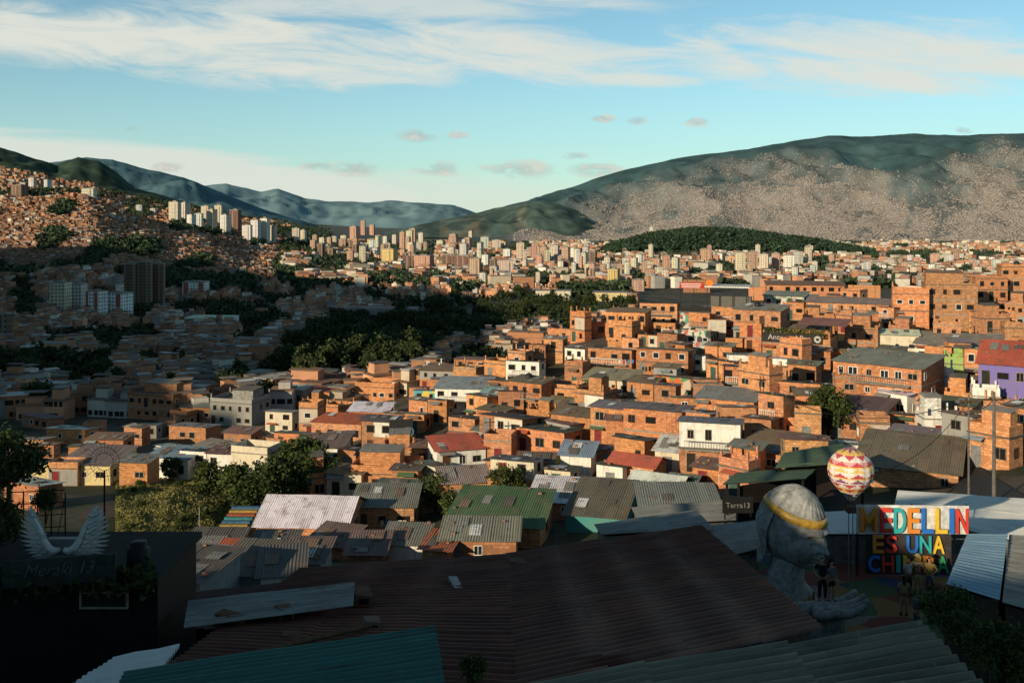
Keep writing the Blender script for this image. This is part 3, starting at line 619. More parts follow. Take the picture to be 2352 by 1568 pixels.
n1=fill(24,(40,960),(950,1180),(-10,30),(38,70),(3.4,5.6),'houses on the lower slope',mind=98,maxd=220,poly=gslope,lim=.35)

# ------------------------------------------------------------------ far houses and city blocks (beyond counting)
PAL=np.array([(.44,.22,.125),(.38,.185,.105),(.5,.26,.15),(.41,.205,.125),(.32,.17,.12),(.6,.55,.47),(.5,.42,.31),(.3,.28,.26)])
RPAL=np.array([(.2,.17,.15),(.25,.15,.1),(.28,.13,.09),(.15,.14,.13),(.5,.48,.45),(.12,.11,.1),(.3,.28,.25)])
def stuffhouses(name,label,pts,wr,hr,cat='houses',tint=1,win=6,pal=None,rp=None,rooms=False):
    pts=np.array(pts); n=len(pts); x,y=pts[:,0],pts[:,1]; z=zt(x,y)-3
    w=rng.uniform(*wr,n)*np.where(rng.random(n)<.06,1.9,1); dp=rng.uniform(*wr,n)*.9; h=rng.uniform(*hr,n)+3; yaw=rng.uniform(-.7,.7,n)
    c=PAL[rng.choice(len(PAL),n,p=pal if pal is not None else [.2,.17,.17,.15,.12,.08,.06,.05])]*rng.uniform(.7,1.25,(n,1))*tint
    rcol=RPAL[rng.choice(len(RPAL),n,p=rp)]*rng.uniform(.8,1.2,(n,1))*min(tint,1.1)
    parts=[boxarr(x,y,z,w,dp,h,yaw,c),boxarr(x,y,z+h,w+.6,dp+.6,np.full(n,.2),yaw,rcol)]
    if rooms:
        m=rng.random(n)<.6; q=int(m.sum()); ox=rng.uniform(-.2,.2,q)*w[m]
        parts.append(boxarr(x[m]+ox,y[m]+.6,(z+h)[m]+.2,w[m]*.55,dp[m]*.55,rng.uniform(1.2,2.4,q),yaw[m],c[m]*.9))
        parts.append(boxarr(x[m]+ox,y[m]+.6,(z+h)[m]+2.6,w[m]*.62,dp[m]*.62,np.full(q,.15),yaw[m],RPAL[rng.choice(len(RPAL),q)]))
    if win:
        for k in range(win):
            col=k%4; row=k//4; sx=(-.36+.24*col)*w; zz=z+3.6+row*2.6; ok=zz<z+h-1.0; jit=rng.uniform(-.2,.2,n)
            ok&=rng.random(n)<.8; ox=(sx+jit)*np.cos(yaw)+(dp/2)*np.sin(yaw); oy=(sx+jit)*np.sin(yaw)-(dp/2)*np.cos(yaw); q=int(ok.sum())
            if q: parts.append(boxarr((x+ox)[ok],(y+oy)[ok],zz[ok],rng.uniform(.7,1.2,q),np.full(q,.12),np.full(q,1.1),yaw[ok],np.full((q,3),.02)))
    V,Q,K=merge(parts); return tag(quads(name,V,Q,ATTR,K),label,cat,kind='stuff')
vp=[];tp=[];near_v=[]
def sample(n,ur,vr):
    for _ in range(n):
        u=random.uniform(*ur); v=random.uniform(*vr); d=gd(u,v)
        if d: yield u,v,d,P(u,v,d)
for u,v,d,p in sample(2600,(-60,1010),(845,965)):
    if d<222 or d>390 or forest(u,v): continue
    if noise.noise(Vector((u*.012,v*.03,2)))>.2 or not free(p.x,p.y,2.2): continue
    near_v.append((p.x,p.y)); add_fp(p.x,p.y,2.4)
stuffhouses('near_valley_houses','small white and brick houses in shade along the near edge of the valley',near_v,(4.2,7.5),(2.6,6.2),tint=1.2,win=8,rooms=True,pal=[.19,.15,.15,.13,.1,.13,.08,.07],rp=[.24,.17,.12,.17,.1,.1,.1])
for u,v,d,p in sample(5200,(-60,1460),(625,880)):
    if d<385: continue
    if forest(u,v): tp.append(p); continue
    if noise.noise(Vector((u*.011,v*.022,1)))>(.06 if u<700 else .18): tp.append(p)
    else: vp.append((p.x,p.y))
stuffhouses('valley_houses','brick and white houses filling the shaded valley floor',vp,(5,9),(3,9),tint=1.25,rooms=True,win=8,pal=[.19,.16,.15,.14,.12,.11,.07,.06],rp=[.22,.19,.15,.16,.1,.1,.08])
hp=[]
for u,v,d,p in sample(8000,(-60,760),(440,640)):
    if d<1000: continue
    nn=noise.noise(Vector((u*.012,v*.02,5)))
    if d>2100 and nn>-.1 or nn>.2: tp.append(p) if random.random()<.5 else None
    else: hp.append((p.x,p.y))
stuffhouses('hillside_houses','small brick houses crowding the steep hill at the far left',hp,(5,8.5),(3,7),tint=.95,pal=[.2,.18,.14,.15,.15,.07,.05,.06])
fl=[]
for u,v,d,p in sample(2600,(-60,700),(370,520)):
    if d>2300: fl.append((p.x,p.y))
stuffhouses('far_slope_houses','tiny pale houses on the slope below the left ridge',fl,(8,13),(4,8),win=0,tint=1.0)
cp=[]
for u,v,d,p in sample(7500,(640,2420),(556,662)):
    if d<1250: continue
    nn=noise.noise(Vector((u*.014,v*.05,8)))
    if nn>(.02 if u>1000 else -.15): tp.append(p) if random.random()<.6 else None
    else: cp.append((p.x,p.y))
stuffhouses('city_blocks','low pale city buildings spread across the valley floor',cp,(9,19),(6,18),cat='buildings',win=0,tint=1.1,pal=[.15,.07,.15,.08,.05,.23,.18,.09])
mp=[]
while len(mp)<44000:
    u=random.uniform(1180,2480); t=random.uniform(0,.95); s=settle(u,t)
    if s>.1 and random.random()<s**1.6: mp.append(RM.pt(u,t))
mp=np.array(mp); n=len(mp); w=rng.uniform(4,8,n)
mc=np.array([(.325,.27,.24),(.30,.25,.225),(.345,.30,.27),(.37,.34,.315),(.285,.24,.215),(.22,.205,.19)])[rng.choice(6,n)]*rng.uniform(.9,1.08,(n,1))  # house tones kept close together, with haze put into the colour
V,Q,K=boxarr(mp[:,0],mp[:,1],mp[:,2]-8,w,rng.uniform(4,8,n),rng.uniform(9.3,10.8,n),rng.uniform(-.8,.8,n),mc)
tag(quads('mountainside_houses',V,Q,ATTR,K),'pinkish houses carpeting the lower slopes of the big mountain','houses',kind='stuff')
def stufftrees(name,label,pts,rad,hgt,nl,size,col,cat='trees'):
    pts=np.array(pts); n=len(pts); r=rng.uniform(.7,1.25,n)*rad
    e=rng.normal(size=(n,nl,3)); e/=np.linalg.norm(e,axis=2)[:,:,None]; e*=rng.uniform(.6,1,(n,nl,1))
    e[:,:,2]=e[:,:,2]*.7; c=pts[:,None,:]+e*r[:,None,None]; c[:,:,2]+=(hgt*rng.uniform(.7,1.2,n))[:,None]
    V,Q=leafarr(c.reshape(-1,3),np.full(n*nl,size),rng)
    K=np.repeat(np.array(col)*rng.uniform(.5,1.5,(n,1)),nl*4,0)*np.repeat(rng.uniform(.6,1.4,(n*nl,1)),4,0)
    return tag(quads(name,V,Q,LEAF,K),label,cat,kind='stuff')
tn=[p for p in tp if p.y<1150]; tf=[p for p in tp if p.y>=1150]
random.shuffle(tn)
stufftrees('far_trees','dark tree canopy scattered through the distant city',tf,9,6,36,3.2,(.037,.06,.03))
stufftrees('valley_trees','dark tree clumps among the houses of the shaded valley',tn[:1150],4.8,4,64,1.4,(.03,.046,.019))
hp=[cerro(random.uniform(1356,2084),random.uniform(.05,.75)) for _ in range(1700)]
stufftrees('hill_wood','dense dark green wood covering the low city hill',hp,14,6,42,5.0,(.026,.052,.03),'wood')

# ------------------------------------------------------------------ towers
TW=[(302,602,706,31,'brown'),(333,598,707,31,'brown'),(363,602,706,30,'brown'),(140,646,727,40,'cream'),(178,648,724,36,'pale grey'),(222,666,732,42,'white and red'),(272,670,730,54,'white and red'),(271,630,670,18,'grey'),(450,645,684,56,'white and red'),(10,718,795,30,'brown'),
(402,462,514,24,'cream'),(426,464,512,20,'cream'),(440,492,528,18,'white'),(457,489,530,18,'white'),(472,472,512,18,'cream'),(487,480,532,20,'cream'),(502,470,526,18,'cream'),(518,492,538,20,'white'),(541,481,530,26,'brown'),(568,516,556,22,'white'),(588,504,557,20,'white'),(609,500,558,20,'white'),(628,516,558,14,'cream'),(680,523,560,18,'cream'),(697,527,565,12,'cream'),
(45,424,452,36,'brown'),(205,432,452,30,'cream'),(75,408,434,16,'pale grey'),(110,412,434,14,'pale grey'),(320,470,492,14,'pale grey'),(352,478,496,14,'pale grey'),
(834,506,540,11,'orange brick'),(855,516,540,12,'orange brick'),(948,524,560,16,'orange brick'),(895,570,616,36,'gold'),(940,586,626,20,'brown'),(974,585,628,44,'orange brick'),(1032,584,628,32,'brown'),(1068,586,630,50,'brown'),(1092,592,648,26,'orange brick'),(1162,596,642,36,'cream'),(855,548,574,22,'gold'),(790,540,566,14,'cream'),(768,542,566,12,'cream'),(815,540,562,16,'brown'),
(1113,543,575,20,'pale grey'),(1140,550,578,22,'cream'),(1497,520,552,10,'pale grey'),(1228,556,610,16,'orange brick'),(1195,556,608,20,'cream'),(1250,566,612,18,'orange brick'),(1275,562,615,18,'cream'),(1300,566,620,18,'orange brick'),(1325,570,620,16,'white'),(1345,566,616,14,'pale grey'),(1362,576,622,18,'brown'),
(1508,592,640,16,'orange brick'),(1530,585,645,18,'orange brick'),(1552,590,640,16,'cream'),(1700,578,632,26,'cream'),(1728,576,634,24,'orange brick'),(1755,582,634,22,'cream'),(1782,580,632,20,'orange brick'),(1812,584,634,26,'white'),(1410,616,662,26,'gold'),(1385,606,640,14,'orange brick'),(1440,600,648,14,'cream'),(1465,640,668,30,'orange brick')]
for k in range(215):
    u=random.choice((random.uniform(1100,1400),random.uniform(1100,1400),random.uniform(1380,1700),random.uniform(1380,1850),random.uniform(1820,2000),random.uniform(1900,2352),random.uniform(1980,2352),random.uniform(700,1100),random.uniform(720,1100))); vb=random.uniform(600,660) if u>1100 else random.uniform(562,614)
    TW.append((u,vb-random.uniform(18,46 if u<1900 else 32),vb,random.uniform(9,19),random.choice(('cream','orange brick','orange brick','orange brick','pale grey','white','cream','brown'))))
TC={'brown':(.19,.105,.07),'cream':(.66,.57,.44),'pale grey':(.6,.585,.55),'white and red':(.8,.79,.75),'grey':(.3,.3,.3),'white':(.76,.73,.68),'gold':(.66,.46,.18),'orange brick':(.56,.33,.23)}
for (u,vt,vb,wp,cn) in TW:
    d=gd(u,vb) or 3000.; d=max(d,900) if u>520 else d; p=P(u,vb,d); w=wp/F*d; h=(vb-vt)/F*d; rt=empty('apartment_tower',p,random.uniform(-.6,.1)); D=min(w,22)*random.uniform(.7,1)
    mb=MB(); mb.box(-w*.45,w*.45,-D*.45,D*.45,-12,h*.96)
    mb.box(-w*.2,w*.2,-D*.52,-D*.451,-12,h*.9)
    col=TC[cn]; mb.build('wall',TOWER,rt,color=tuple(c*random.uniform(.9,1.06) for c in col))
    mb=MB(); mb.box(-w*.47,w*.47,-D*.47,D*.47,h*.962,h*.985); mb.box(-w*.15,w*.2,-D*.2,D*.2,h*.986,h*1.03); mb.build('roof',CONC,rt)
    if cn=='white and red':
        for s in(-1,1):
            mb=MB(); mb.box(s*w*.3-w*.09,s*w*.3+w*.09,-D*.5,-D*.452,-12,h*.94); mb.build('brick_bay',PLAST,rt,color=(.4,.1,.07))
    tag(rt,None,'tower','apartment towers across the city'); LBL.append((rt,cn+' apartment tower',None,u,(vt+vb)/2))
for (u,vt,vb,wp,cn,lb) in ((475,731,758,98,'w','long white hall with stepped roof among the shaded valley houses'),(870,709,732,160,'n','long grey roofed hall at the edge of the park wood'),(1270,668,690,80,'c','pale hall with wide roof behind the park wood'),(1395,672,692,90,'y','long yellowish hall behind the brick hill crest')):
    house(u,vt,vb,wp,8,cn,'white' if cn=='w' else 'grey',name='hall',cat='hall',label=lb,group='large halls in the valley',dep=16,rise=.6)

# ------------------------------------------------------------------ trees
def crown(seed,Rr,H,ncl,nl,size,col):
    rs=np.random.default_rng(seed); e=rs.normal(size=(ncl,3)); e/=np.linalg.norm(e,axis=1)[:,None]; e*=rs.uniform(.35,1,(ncl,1))**.5
    cc=e*np.array([Rr,Rr,H*.42])+np.array([0,0,H*.62]); cc[:,0]+=.15*Rr*np.sin(cc[:,2]); br=rs.uniform(.5,1.5,ncl)
    pts=(cc[:,None,:]+rs.normal(size=(ncl,nl,3))*Rr*.17).reshape(-1,3); V,Q=leafarr(pts,np.full(len(pts),size),rs)
    K=np.array(col)*np.repeat(br,nl*4)[:,None]*np.repeat(rs.uniform(.7,1.3,len(pts)),4)[:,None]
    o=quads('crown',V,Q,LEAF,K); me=o.data; bpy.data.objects.remove(o)
    mb=MB(); mb.tube([(0,0,-1.5),(.05,0,H*.25),(.15,.05,H*.45),(.1,0,H*.8)],[.05*Rr+.1,.04*Rr+.08,.03*Rr+.05,.03],7)
    for k in range(5):
        t=cc[k]; mb.tube([(.1,.02,H*(.3+.05*k)),tuple((t+np.array([.1,.02,H*.5]))/2),tuple(t)],[.03*Rr+.03,.02*Rr+.02,.01],5)
    return me,mb.mesh('trunk',BARK),Rr,H
CR=[crown(11,5,12,44,45,.65,(.032,.05,.017)),crown(12,4.2,14,40,45,.64,(.028,.046,.018)),crown(13,6,11,50,45,.7,(.038,.056,.017))]
CRN=[crown(21,1.8,4,40,70,.16,(.05,.075,.02)),crown(22,1.3,3,34,60,.15,(.06,.085,.022)),crown(23,3,6.5,50,90,.26,(.04,.065,.016))]
def tree(cr,p,s,label,group=None,name='tree',cat='tree'):
    r=empty(name,p,random.uniform(0,6)); r.scale=(s*random.uniform(.9,1.1),s*random.uniform(.9,1.1),s)
    link('crown',cr[0],r); link('trunk',cr[1],r); return tag(r,label,cat,group)
k=0
for _ in range(6000):
    if k>=165: break
    u=random.uniform(620,1450); v=random.uniform(680,905)
    if not forest(u,v): continue
    d=gd(u,v)
    if d<230: continue
    p=P(u,v,d)
    if not free(p.x,p.y,1.8): continue
    tree(random.choice(CR),p,random.uniform(.6,1.1),'dark leafy tree packed into the park wood in mid valley','trees of the park wood'); add_fp(p.x,p.y,2.4); k+=1
k=0
for _ in range(1600):
    u=random.uniform(-10,640); v=random.uniform(838,960); d=gd(u,v); p=P(u,v,d)
    if (forest(u,v) or noise.noise(Vector((u*.012,v*.03,2)))>.15) and free(p.x,p.y,.6):
        tree(random.choice(CR),p,random.uniform(.38,.62),'dark tree standing among the shaded valley houses','trees among valley houses'); add_fp(p.x,p.y,2.2); k+=1
    if k>85: break
NT_=[(1905,1000,2,.85,'bushy green tree beside the big brick block on the hillside'),(690,1130,2,1.0,'dark tree on the bank below the white houses, right of the grassy slope'),(640,1175,2,.95,'dark tree at the foot of the grassy slope above the white gabled roof'),(720,1140,0,1.4,'small tree behind the cream house right of the bank'),(595,1195,2,.75,'low leafy tree beside the coloured stairs'),(545,1165,1,1.6,'small shrubby tree at the right end of the grassy slope'),(1165,1155,0,1.0,'small bright green tree beside the brick house with cream top storey'),(1000,1175,0,1.0,'small green tree left of the patchy grey roofed brick house'),(480,1140,1,1.4,'shrub on the crest of the grassy slope'),(390,1108,1,1.1,'shrub under the pale blue roofed white house'),(1040,1195,1,.9,'shrub in front of the patchy roofed brick house')]
for u,v,i,s,lb in NT_: tree(CRN[i],P(u,v,gd(u,v)),s,lb)
for k in range(44):
    u=random.uniform(285,500); v=random.uniform(1110,1270); p=P(u,v,gd(u,v)); tree(CRN[1],p,random.uniform(.2,.5),'low shrub growing on the sunny grassy slope','shrubs on the grassy slope','shrub','shrub')
us=np.linspace(265,530,26); vs=np.linspace(1092,1300,24); VV=[]
for u in us:
    for v in vs:
        p=P(u,v,gd(u,v)); k=max(0,1-((u-375)/150)**2)*math.sin(math.pi*min(1,max(0,(v-1092)/208))); VV.append((p.x,p.y,p.z+.15+.9*k+.5*fr(u*.02,v*.03,3)*min(1,k*3)))
tag(quads('grassy_slope',VV,grid_q(26,24)[:, ::-1],GRASS,smooth=True),kind='structure')
rs=np.random.default_rng(3); VV=np.array(VV).reshape(26,24,3); N_=11000; ii=rs.integers(0,25,N_); jj=rs.integers(0,23,N_); a=rs.uniform(0,1,(N_,1)); b=rs.uniform(0,1,(N_,1))
gp=(VV[ii,jj]*(1-a)+VV[ii+1,jj]*a)*(1-b)+(VV[ii,jj+1]*(1-a)+VV[ii+1,jj+1]*a)*b+np.array([0,0,.08])
V,Q=leafarr(gp,np.full(len(gp),.15),rs); cn=np.array([.6+.8*max(0,min(1,noise.noise(Vector(p)*.25)+.5)) for p in gp])[:,None]; K=np.repeat(np.array([(.19,.165,.05)])*cn*rs.uniform(.6,1.3,(len(gp),1)),4,0)
tag(quads('grass',V,Q,LEAF,K),'dry yellow green grass tufts covering the sunny slope','grass',kind='stuff')

# ------------------------------------------------------------------ foreground roofs
def corr(name,A,B,Cc,Dd,pitch,amp,m,parent=None,rows=3.0,sag=.02):
    A,B,Cc,Dd=[Vector(x) for x in (A,B,Cc,Dd)]; Lx=((B-A).length+(Cc-Dd).length)/2; Ly=((Dd-A).length+(Cc-B).length)/2
    nrm=(B-A).cross(Dd-A).normalized()
    if nrm.z<0: nrm=-nrm
    ny=max(8,int(Ly/pitch*8)); sx=[]
    k=max(1,int(round(Lx/rows)))
    for i in range(k):
        for q in range(4): sx.append((i+q/3)/k)
    V=[];uv=[]
    for i,s in enumerate(sx):
        row=i//4
        for j in range(ny+1):
            t=j/ny; p=A.lerp(B,s).lerp(Dd.lerp(Cc,s),t); y=t*Ly; sheetn=int(y/.9)
            off=amp*math.sin(2*math.pi*y/pitch)+.03*(i%4)/3+.03*noise.noise(Vector((row*1.7,sheetn*2.3,5)))+sag*noise.noise(Vector((s*4,t*4,9)))
            V.append(tuple(p+nrm*off)); uv.append((s*Lx,y/pitch))
    Q=grid_q(len(sx),ny+1); o=quads(name,V,Q,m,smooth=True,parent=parent)
    ul=o.data.uv_layers.new(name='UVMap'); li=np.zeros(len(o.data.loops),dtype=np.int32); o.data.loops.foreach_get('vertex_index',li); ul.data.foreach_set('uv',np.array(uv,dtype=np.float32)[li].ravel())
    return o
def under(name,cs,zb,m,parent,inset=.06,drop=.14):
    cs=[Vector(c) for c in cs]; ce=sum(cs,Vector())/4; cs=[c.lerp(ce,inset)-Vector((0,0,drop)) for c in cs]
    mb=MB(); mb.hexa([(c.x,c.y,zb) for c in cs]+[tuple(c) for c in cs]); return mb.build(name,m,parent)
def roofed(name,cs,pitch,amp,m,wm,label,cat='house',zb=-21,**k):
    r=empty(name,(cs[0][0],cs[0][1],zb)); inv=Vector(r.location)
    cs=[Vector(c)-inv for c in cs]; corr('roof',*cs,pitch,amp,m,r,**k); under('wall',cs,0,wm,r); return tag(r,label,cat)
DARKW=simple('dark_brown_wall',(.05,.037,.03));  # even dark brown for walls under roofs
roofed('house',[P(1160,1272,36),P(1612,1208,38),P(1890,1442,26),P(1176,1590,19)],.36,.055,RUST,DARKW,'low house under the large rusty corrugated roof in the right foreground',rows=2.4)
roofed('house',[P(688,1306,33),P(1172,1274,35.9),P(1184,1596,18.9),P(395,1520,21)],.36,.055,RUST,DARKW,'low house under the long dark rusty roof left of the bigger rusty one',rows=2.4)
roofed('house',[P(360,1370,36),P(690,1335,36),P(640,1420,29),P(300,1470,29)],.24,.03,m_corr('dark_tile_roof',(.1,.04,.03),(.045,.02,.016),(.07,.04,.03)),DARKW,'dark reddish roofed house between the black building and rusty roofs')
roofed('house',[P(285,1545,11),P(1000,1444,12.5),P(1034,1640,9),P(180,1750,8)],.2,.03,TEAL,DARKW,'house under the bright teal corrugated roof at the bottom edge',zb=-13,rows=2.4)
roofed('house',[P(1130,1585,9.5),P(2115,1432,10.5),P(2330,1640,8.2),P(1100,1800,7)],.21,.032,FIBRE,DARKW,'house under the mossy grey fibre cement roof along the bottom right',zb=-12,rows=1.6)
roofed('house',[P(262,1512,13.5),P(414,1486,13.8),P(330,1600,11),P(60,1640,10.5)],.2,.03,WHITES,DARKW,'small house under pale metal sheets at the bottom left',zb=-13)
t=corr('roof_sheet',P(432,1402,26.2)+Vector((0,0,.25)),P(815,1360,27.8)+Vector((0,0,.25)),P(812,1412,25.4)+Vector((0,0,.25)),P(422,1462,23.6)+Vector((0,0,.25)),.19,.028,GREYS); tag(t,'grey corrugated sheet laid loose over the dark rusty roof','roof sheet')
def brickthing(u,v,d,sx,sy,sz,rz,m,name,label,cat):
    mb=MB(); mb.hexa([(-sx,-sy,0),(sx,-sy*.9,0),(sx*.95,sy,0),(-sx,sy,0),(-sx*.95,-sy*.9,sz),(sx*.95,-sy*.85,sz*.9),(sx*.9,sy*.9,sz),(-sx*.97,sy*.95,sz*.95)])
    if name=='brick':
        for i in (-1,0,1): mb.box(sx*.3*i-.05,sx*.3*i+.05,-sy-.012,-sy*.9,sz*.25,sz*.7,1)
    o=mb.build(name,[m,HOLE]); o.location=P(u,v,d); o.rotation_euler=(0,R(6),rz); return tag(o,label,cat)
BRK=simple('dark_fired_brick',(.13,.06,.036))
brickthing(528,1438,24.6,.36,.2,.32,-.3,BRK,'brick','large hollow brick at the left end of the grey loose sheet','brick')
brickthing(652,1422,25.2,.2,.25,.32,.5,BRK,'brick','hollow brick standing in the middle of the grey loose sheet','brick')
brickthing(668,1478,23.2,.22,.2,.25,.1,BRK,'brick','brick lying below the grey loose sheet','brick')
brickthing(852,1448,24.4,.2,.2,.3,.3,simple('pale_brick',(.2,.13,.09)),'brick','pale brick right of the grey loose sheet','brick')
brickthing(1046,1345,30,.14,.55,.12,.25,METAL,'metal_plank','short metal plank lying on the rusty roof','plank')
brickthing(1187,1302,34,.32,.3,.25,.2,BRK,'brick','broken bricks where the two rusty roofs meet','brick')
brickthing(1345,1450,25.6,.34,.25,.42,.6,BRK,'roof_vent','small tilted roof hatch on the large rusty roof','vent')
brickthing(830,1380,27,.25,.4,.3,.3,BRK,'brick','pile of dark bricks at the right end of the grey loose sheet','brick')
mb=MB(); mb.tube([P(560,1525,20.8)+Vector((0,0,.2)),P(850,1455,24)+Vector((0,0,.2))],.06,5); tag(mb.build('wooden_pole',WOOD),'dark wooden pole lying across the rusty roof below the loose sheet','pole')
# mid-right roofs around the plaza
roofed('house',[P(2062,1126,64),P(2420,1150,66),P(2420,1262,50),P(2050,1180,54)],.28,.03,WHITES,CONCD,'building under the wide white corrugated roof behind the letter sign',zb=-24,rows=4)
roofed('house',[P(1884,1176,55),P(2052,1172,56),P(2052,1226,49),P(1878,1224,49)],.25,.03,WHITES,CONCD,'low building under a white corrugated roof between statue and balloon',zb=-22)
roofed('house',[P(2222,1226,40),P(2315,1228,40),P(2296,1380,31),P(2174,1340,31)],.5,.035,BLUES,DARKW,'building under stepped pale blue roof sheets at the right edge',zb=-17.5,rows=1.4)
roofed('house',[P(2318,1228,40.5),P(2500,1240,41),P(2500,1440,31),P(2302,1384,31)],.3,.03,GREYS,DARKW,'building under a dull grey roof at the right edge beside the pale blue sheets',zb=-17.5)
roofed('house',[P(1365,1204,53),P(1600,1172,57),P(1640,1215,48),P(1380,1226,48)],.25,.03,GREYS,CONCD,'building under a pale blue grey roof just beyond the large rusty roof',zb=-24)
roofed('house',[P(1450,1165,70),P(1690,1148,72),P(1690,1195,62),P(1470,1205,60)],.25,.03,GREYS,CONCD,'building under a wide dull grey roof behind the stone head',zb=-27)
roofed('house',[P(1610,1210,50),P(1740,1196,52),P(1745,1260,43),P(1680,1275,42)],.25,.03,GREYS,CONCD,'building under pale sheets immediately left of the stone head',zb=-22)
def pavilion(name,cs,m,label,zb):
    r=empty(name,(cs[0][0],cs[0][1],zb)); inv=Vector(r.location); cs=[Vector(c)-inv for c in cs]; corr('roof',*cs,.28,.03,m,r)
    ce=sum(cs,Vector())/4
    for c in cs:
        q=c.lerp(ce,.08); mb=MB(); mb.box(q.x-.08,q.x+.08,q.y-.08,q.y+.08,0,q.z-.05); mb.build('post',BLACK,r)
    q=[c.lerp(ce,.06) for c in cs]; zf=min(c.z for c in cs)-3.0
    mb=MB(); mb.hexa([(c.x,c.y,0) for c in q]+[(c.x,c.y,zf) for c in q]); mb.build('base',DARKW,r)
    mb=MB(); a,b=q[3],q[2]
    for zz in(.5,1.0): mb.tube([(a.x,a.y,zf+zz),(b.x,b.y,zf+zz)],.04,5)
    for k in range(13): p=a.lerp(b,k/12); mb.tube([(p.x,p.y,zf),(p.x,p.y,zf+1)],.025,4)
    mb.build('railing',BLACK,r); mb=MB(); 
    mb.hexa([tuple(Vector((c.x,c.y,zf))) for c in q[:2]]+[tuple(Vector((c.x,c.y+.2,zf))) for c in q[1::-1]]+[tuple(Vector((c.x,c.y,zf+2.6))) for c in q[:2]]+[tuple(Vector((c.x,c.y+.2,zf+2.6))) for c in q[1::-1]]); mb.build('back_wall',HOLE,r)
    return tag(r,label,'pavilion')
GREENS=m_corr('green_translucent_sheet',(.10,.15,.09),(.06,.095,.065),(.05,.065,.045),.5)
pavilion('terrace_pavilion',[P(1690,1086,74),P(1880,1072,78),P(1850,1100,66),P(1660,1112,64)],GREENS,'open terrace under a dark green sheet roof left of the striped balloon',-26)
pavilion('terrace_pavilion',[P(1800,1040,86),P(1935,1018,92),P(1990,1062,74),P(1780,1075,74)],GREENS,'higher terrace under a green sheet roof directly behind the striped balloon',-30)
sgn=empty('terrace_sign',P(1695,1178,62)); tag(sgn,'small black terrace signboard with white writing below the green roof','sign')
mb=MB(); mb.box(-.95,.95,0,.12,0,1.0); mb.build('board',BLACK,sgn); put_text('Terra13',.46,.02,simple('sign_grey',(.2,.19,.17)),sgn,(0,-.03,.35))
for q in(-.8,.8): mb=MB(); mb.box(q-.04,q+.04,.02,.1,-4,-.004); mb.build('post',BLACK,sgn)

# ------------------------------------------------------------------ plaza, statue, balloon, sign
PZ=-17.3
mb=MB(); mb.poly([(17.0+10.5*math.cos(2*math.pi*k/40),43+9*math.sin(2*math.pi*k/40),PZ) for k in range(40)]); tag(mb.build('plaza',PLAZA),kind='structure')
mb=MB()
for k in range(14):
    cx,cy=20.3+random.uniform(-1.8,1.5),40.5+random.uniform(-1.2,1.4); rr_=random.uniform(.15,.35)
    mb.poly([(cx+rr_*math.cos(q*math.pi/5),cy+rr_*math.sin(q*math.pi/5),PZ+.006) for q in range(10)])
tag(mb.build('floor_painting',simple('white_floor_paint',(.5,.5,.46))),kind='structure')
st=empty('stone_head_statue',(11.55,42.2,PZ)); tag(st,'giant grey stone bust of a woman with gold headband gazing down at the plaza','statue')
def sphere_grid(nu,nv):
    for i in range(nv+1):
        th=math.pi*i/nv
        for j in range(nu): 
            ph=2*math.pi*j/nu; yield math.sin(th)*math.cos(ph),math.sin(th)*math.sin(ph),math.cos(th)
def g2(a,b): return math.exp(-a*a-b*b)
def headpt(x,y,z):
    px,py,pz=.82*x,.92*y,1.12*z
    if z<0:
        k=-z; px*=1-.16*k*k-.03*k
        if y>0: py*=1-.45*k
        else: py*=1+.18*math.sin(math.pi*min(1,k))
    f=min(1,max(0,-y)*1.6)**.8 if y<0 else 0; ax=abs(px); o=0
    r=0 if pz>.30 else (min(1,(.30-pz)/.48) if pz>-.16 else max(0,1-(-.16-pz)/.09))
    o+=.27*math.exp(-(px/(.10+.08*r))**2)*r
    o-=.24*g2((ax-.29)/.17,(pz-.10)/.11); o+=.17*g2((ax-.30)/.13,(pz-.06)/.06); o-=.10*g2((ax-.30)/.15,(pz-.0)/.02)
    o+=.14*g2((ax-.26)/.22,(pz-.28)/.06); o+=.15*g2(px/.2,(pz+.37)/.05); o+=.16*g2(px/.18,(pz+.50)/.055); o-=.14*g2(px/.23,(pz+.435)/.022)
    o-=.08*g2(px/.2,(pz+.62)/.05); o+=.17*g2(px/.24,(pz+.82)/.16); o+=.12*g2((ax-.42)/.18,(pz+.15)/.24)
    return px,py-o*f,pz
NU,NV=160,130
Qs=[(i*NU+j,(i+1)*NU+j,(i+1)*NU+(j+1)%NU,i*NU+(j+1)%NU) for i in range(NV) for j in range(NU)]
HM=Matrix.Translation((.3,0,4.05))@Matrix.Rotation(R(46),4,'Z')@Matrix.Rotation(R(18),4,'X')@Matrix.Scale(1.5,4)
hd=quads('head',[headpt(*p) for p in sphere_grid(NU,NV)],Qs,STONE,smooth=True,parent=st); hd.matrix_local=HM
Vh=[];ok=[]
for (x,y,z) in sphere_grid(NU,NV):
    a=math.atan2(x,y+.3); s=1.06+.005*math.sin(30*a+3*math.sin(z*4))+.006*math.sin(17*a+2)
    yy=.92*y; xx=.82*x; zz=1.12*z
    if z<-.1:
        k=-z-.1; zz=1.12*z*(1+.22*k); n=math.hypot(x,y)
        if n>1e-4: q=max(n,.86)/n; xx=.82*x*q*(1+.1*k); yy=(.92*y*q)-.3*k
    Vh.append((xx*s*1.01,yy*s+.05,zz*s)); ok.append(z>.56 or y>.2+.12*max(0,-z))
hr=quads('hair',Vh,[q for q in Qs if all(ok[i] for i in q)],STONE,smooth=True,parent=st); hr.matrix_local=HM
mb=MB(); n=72
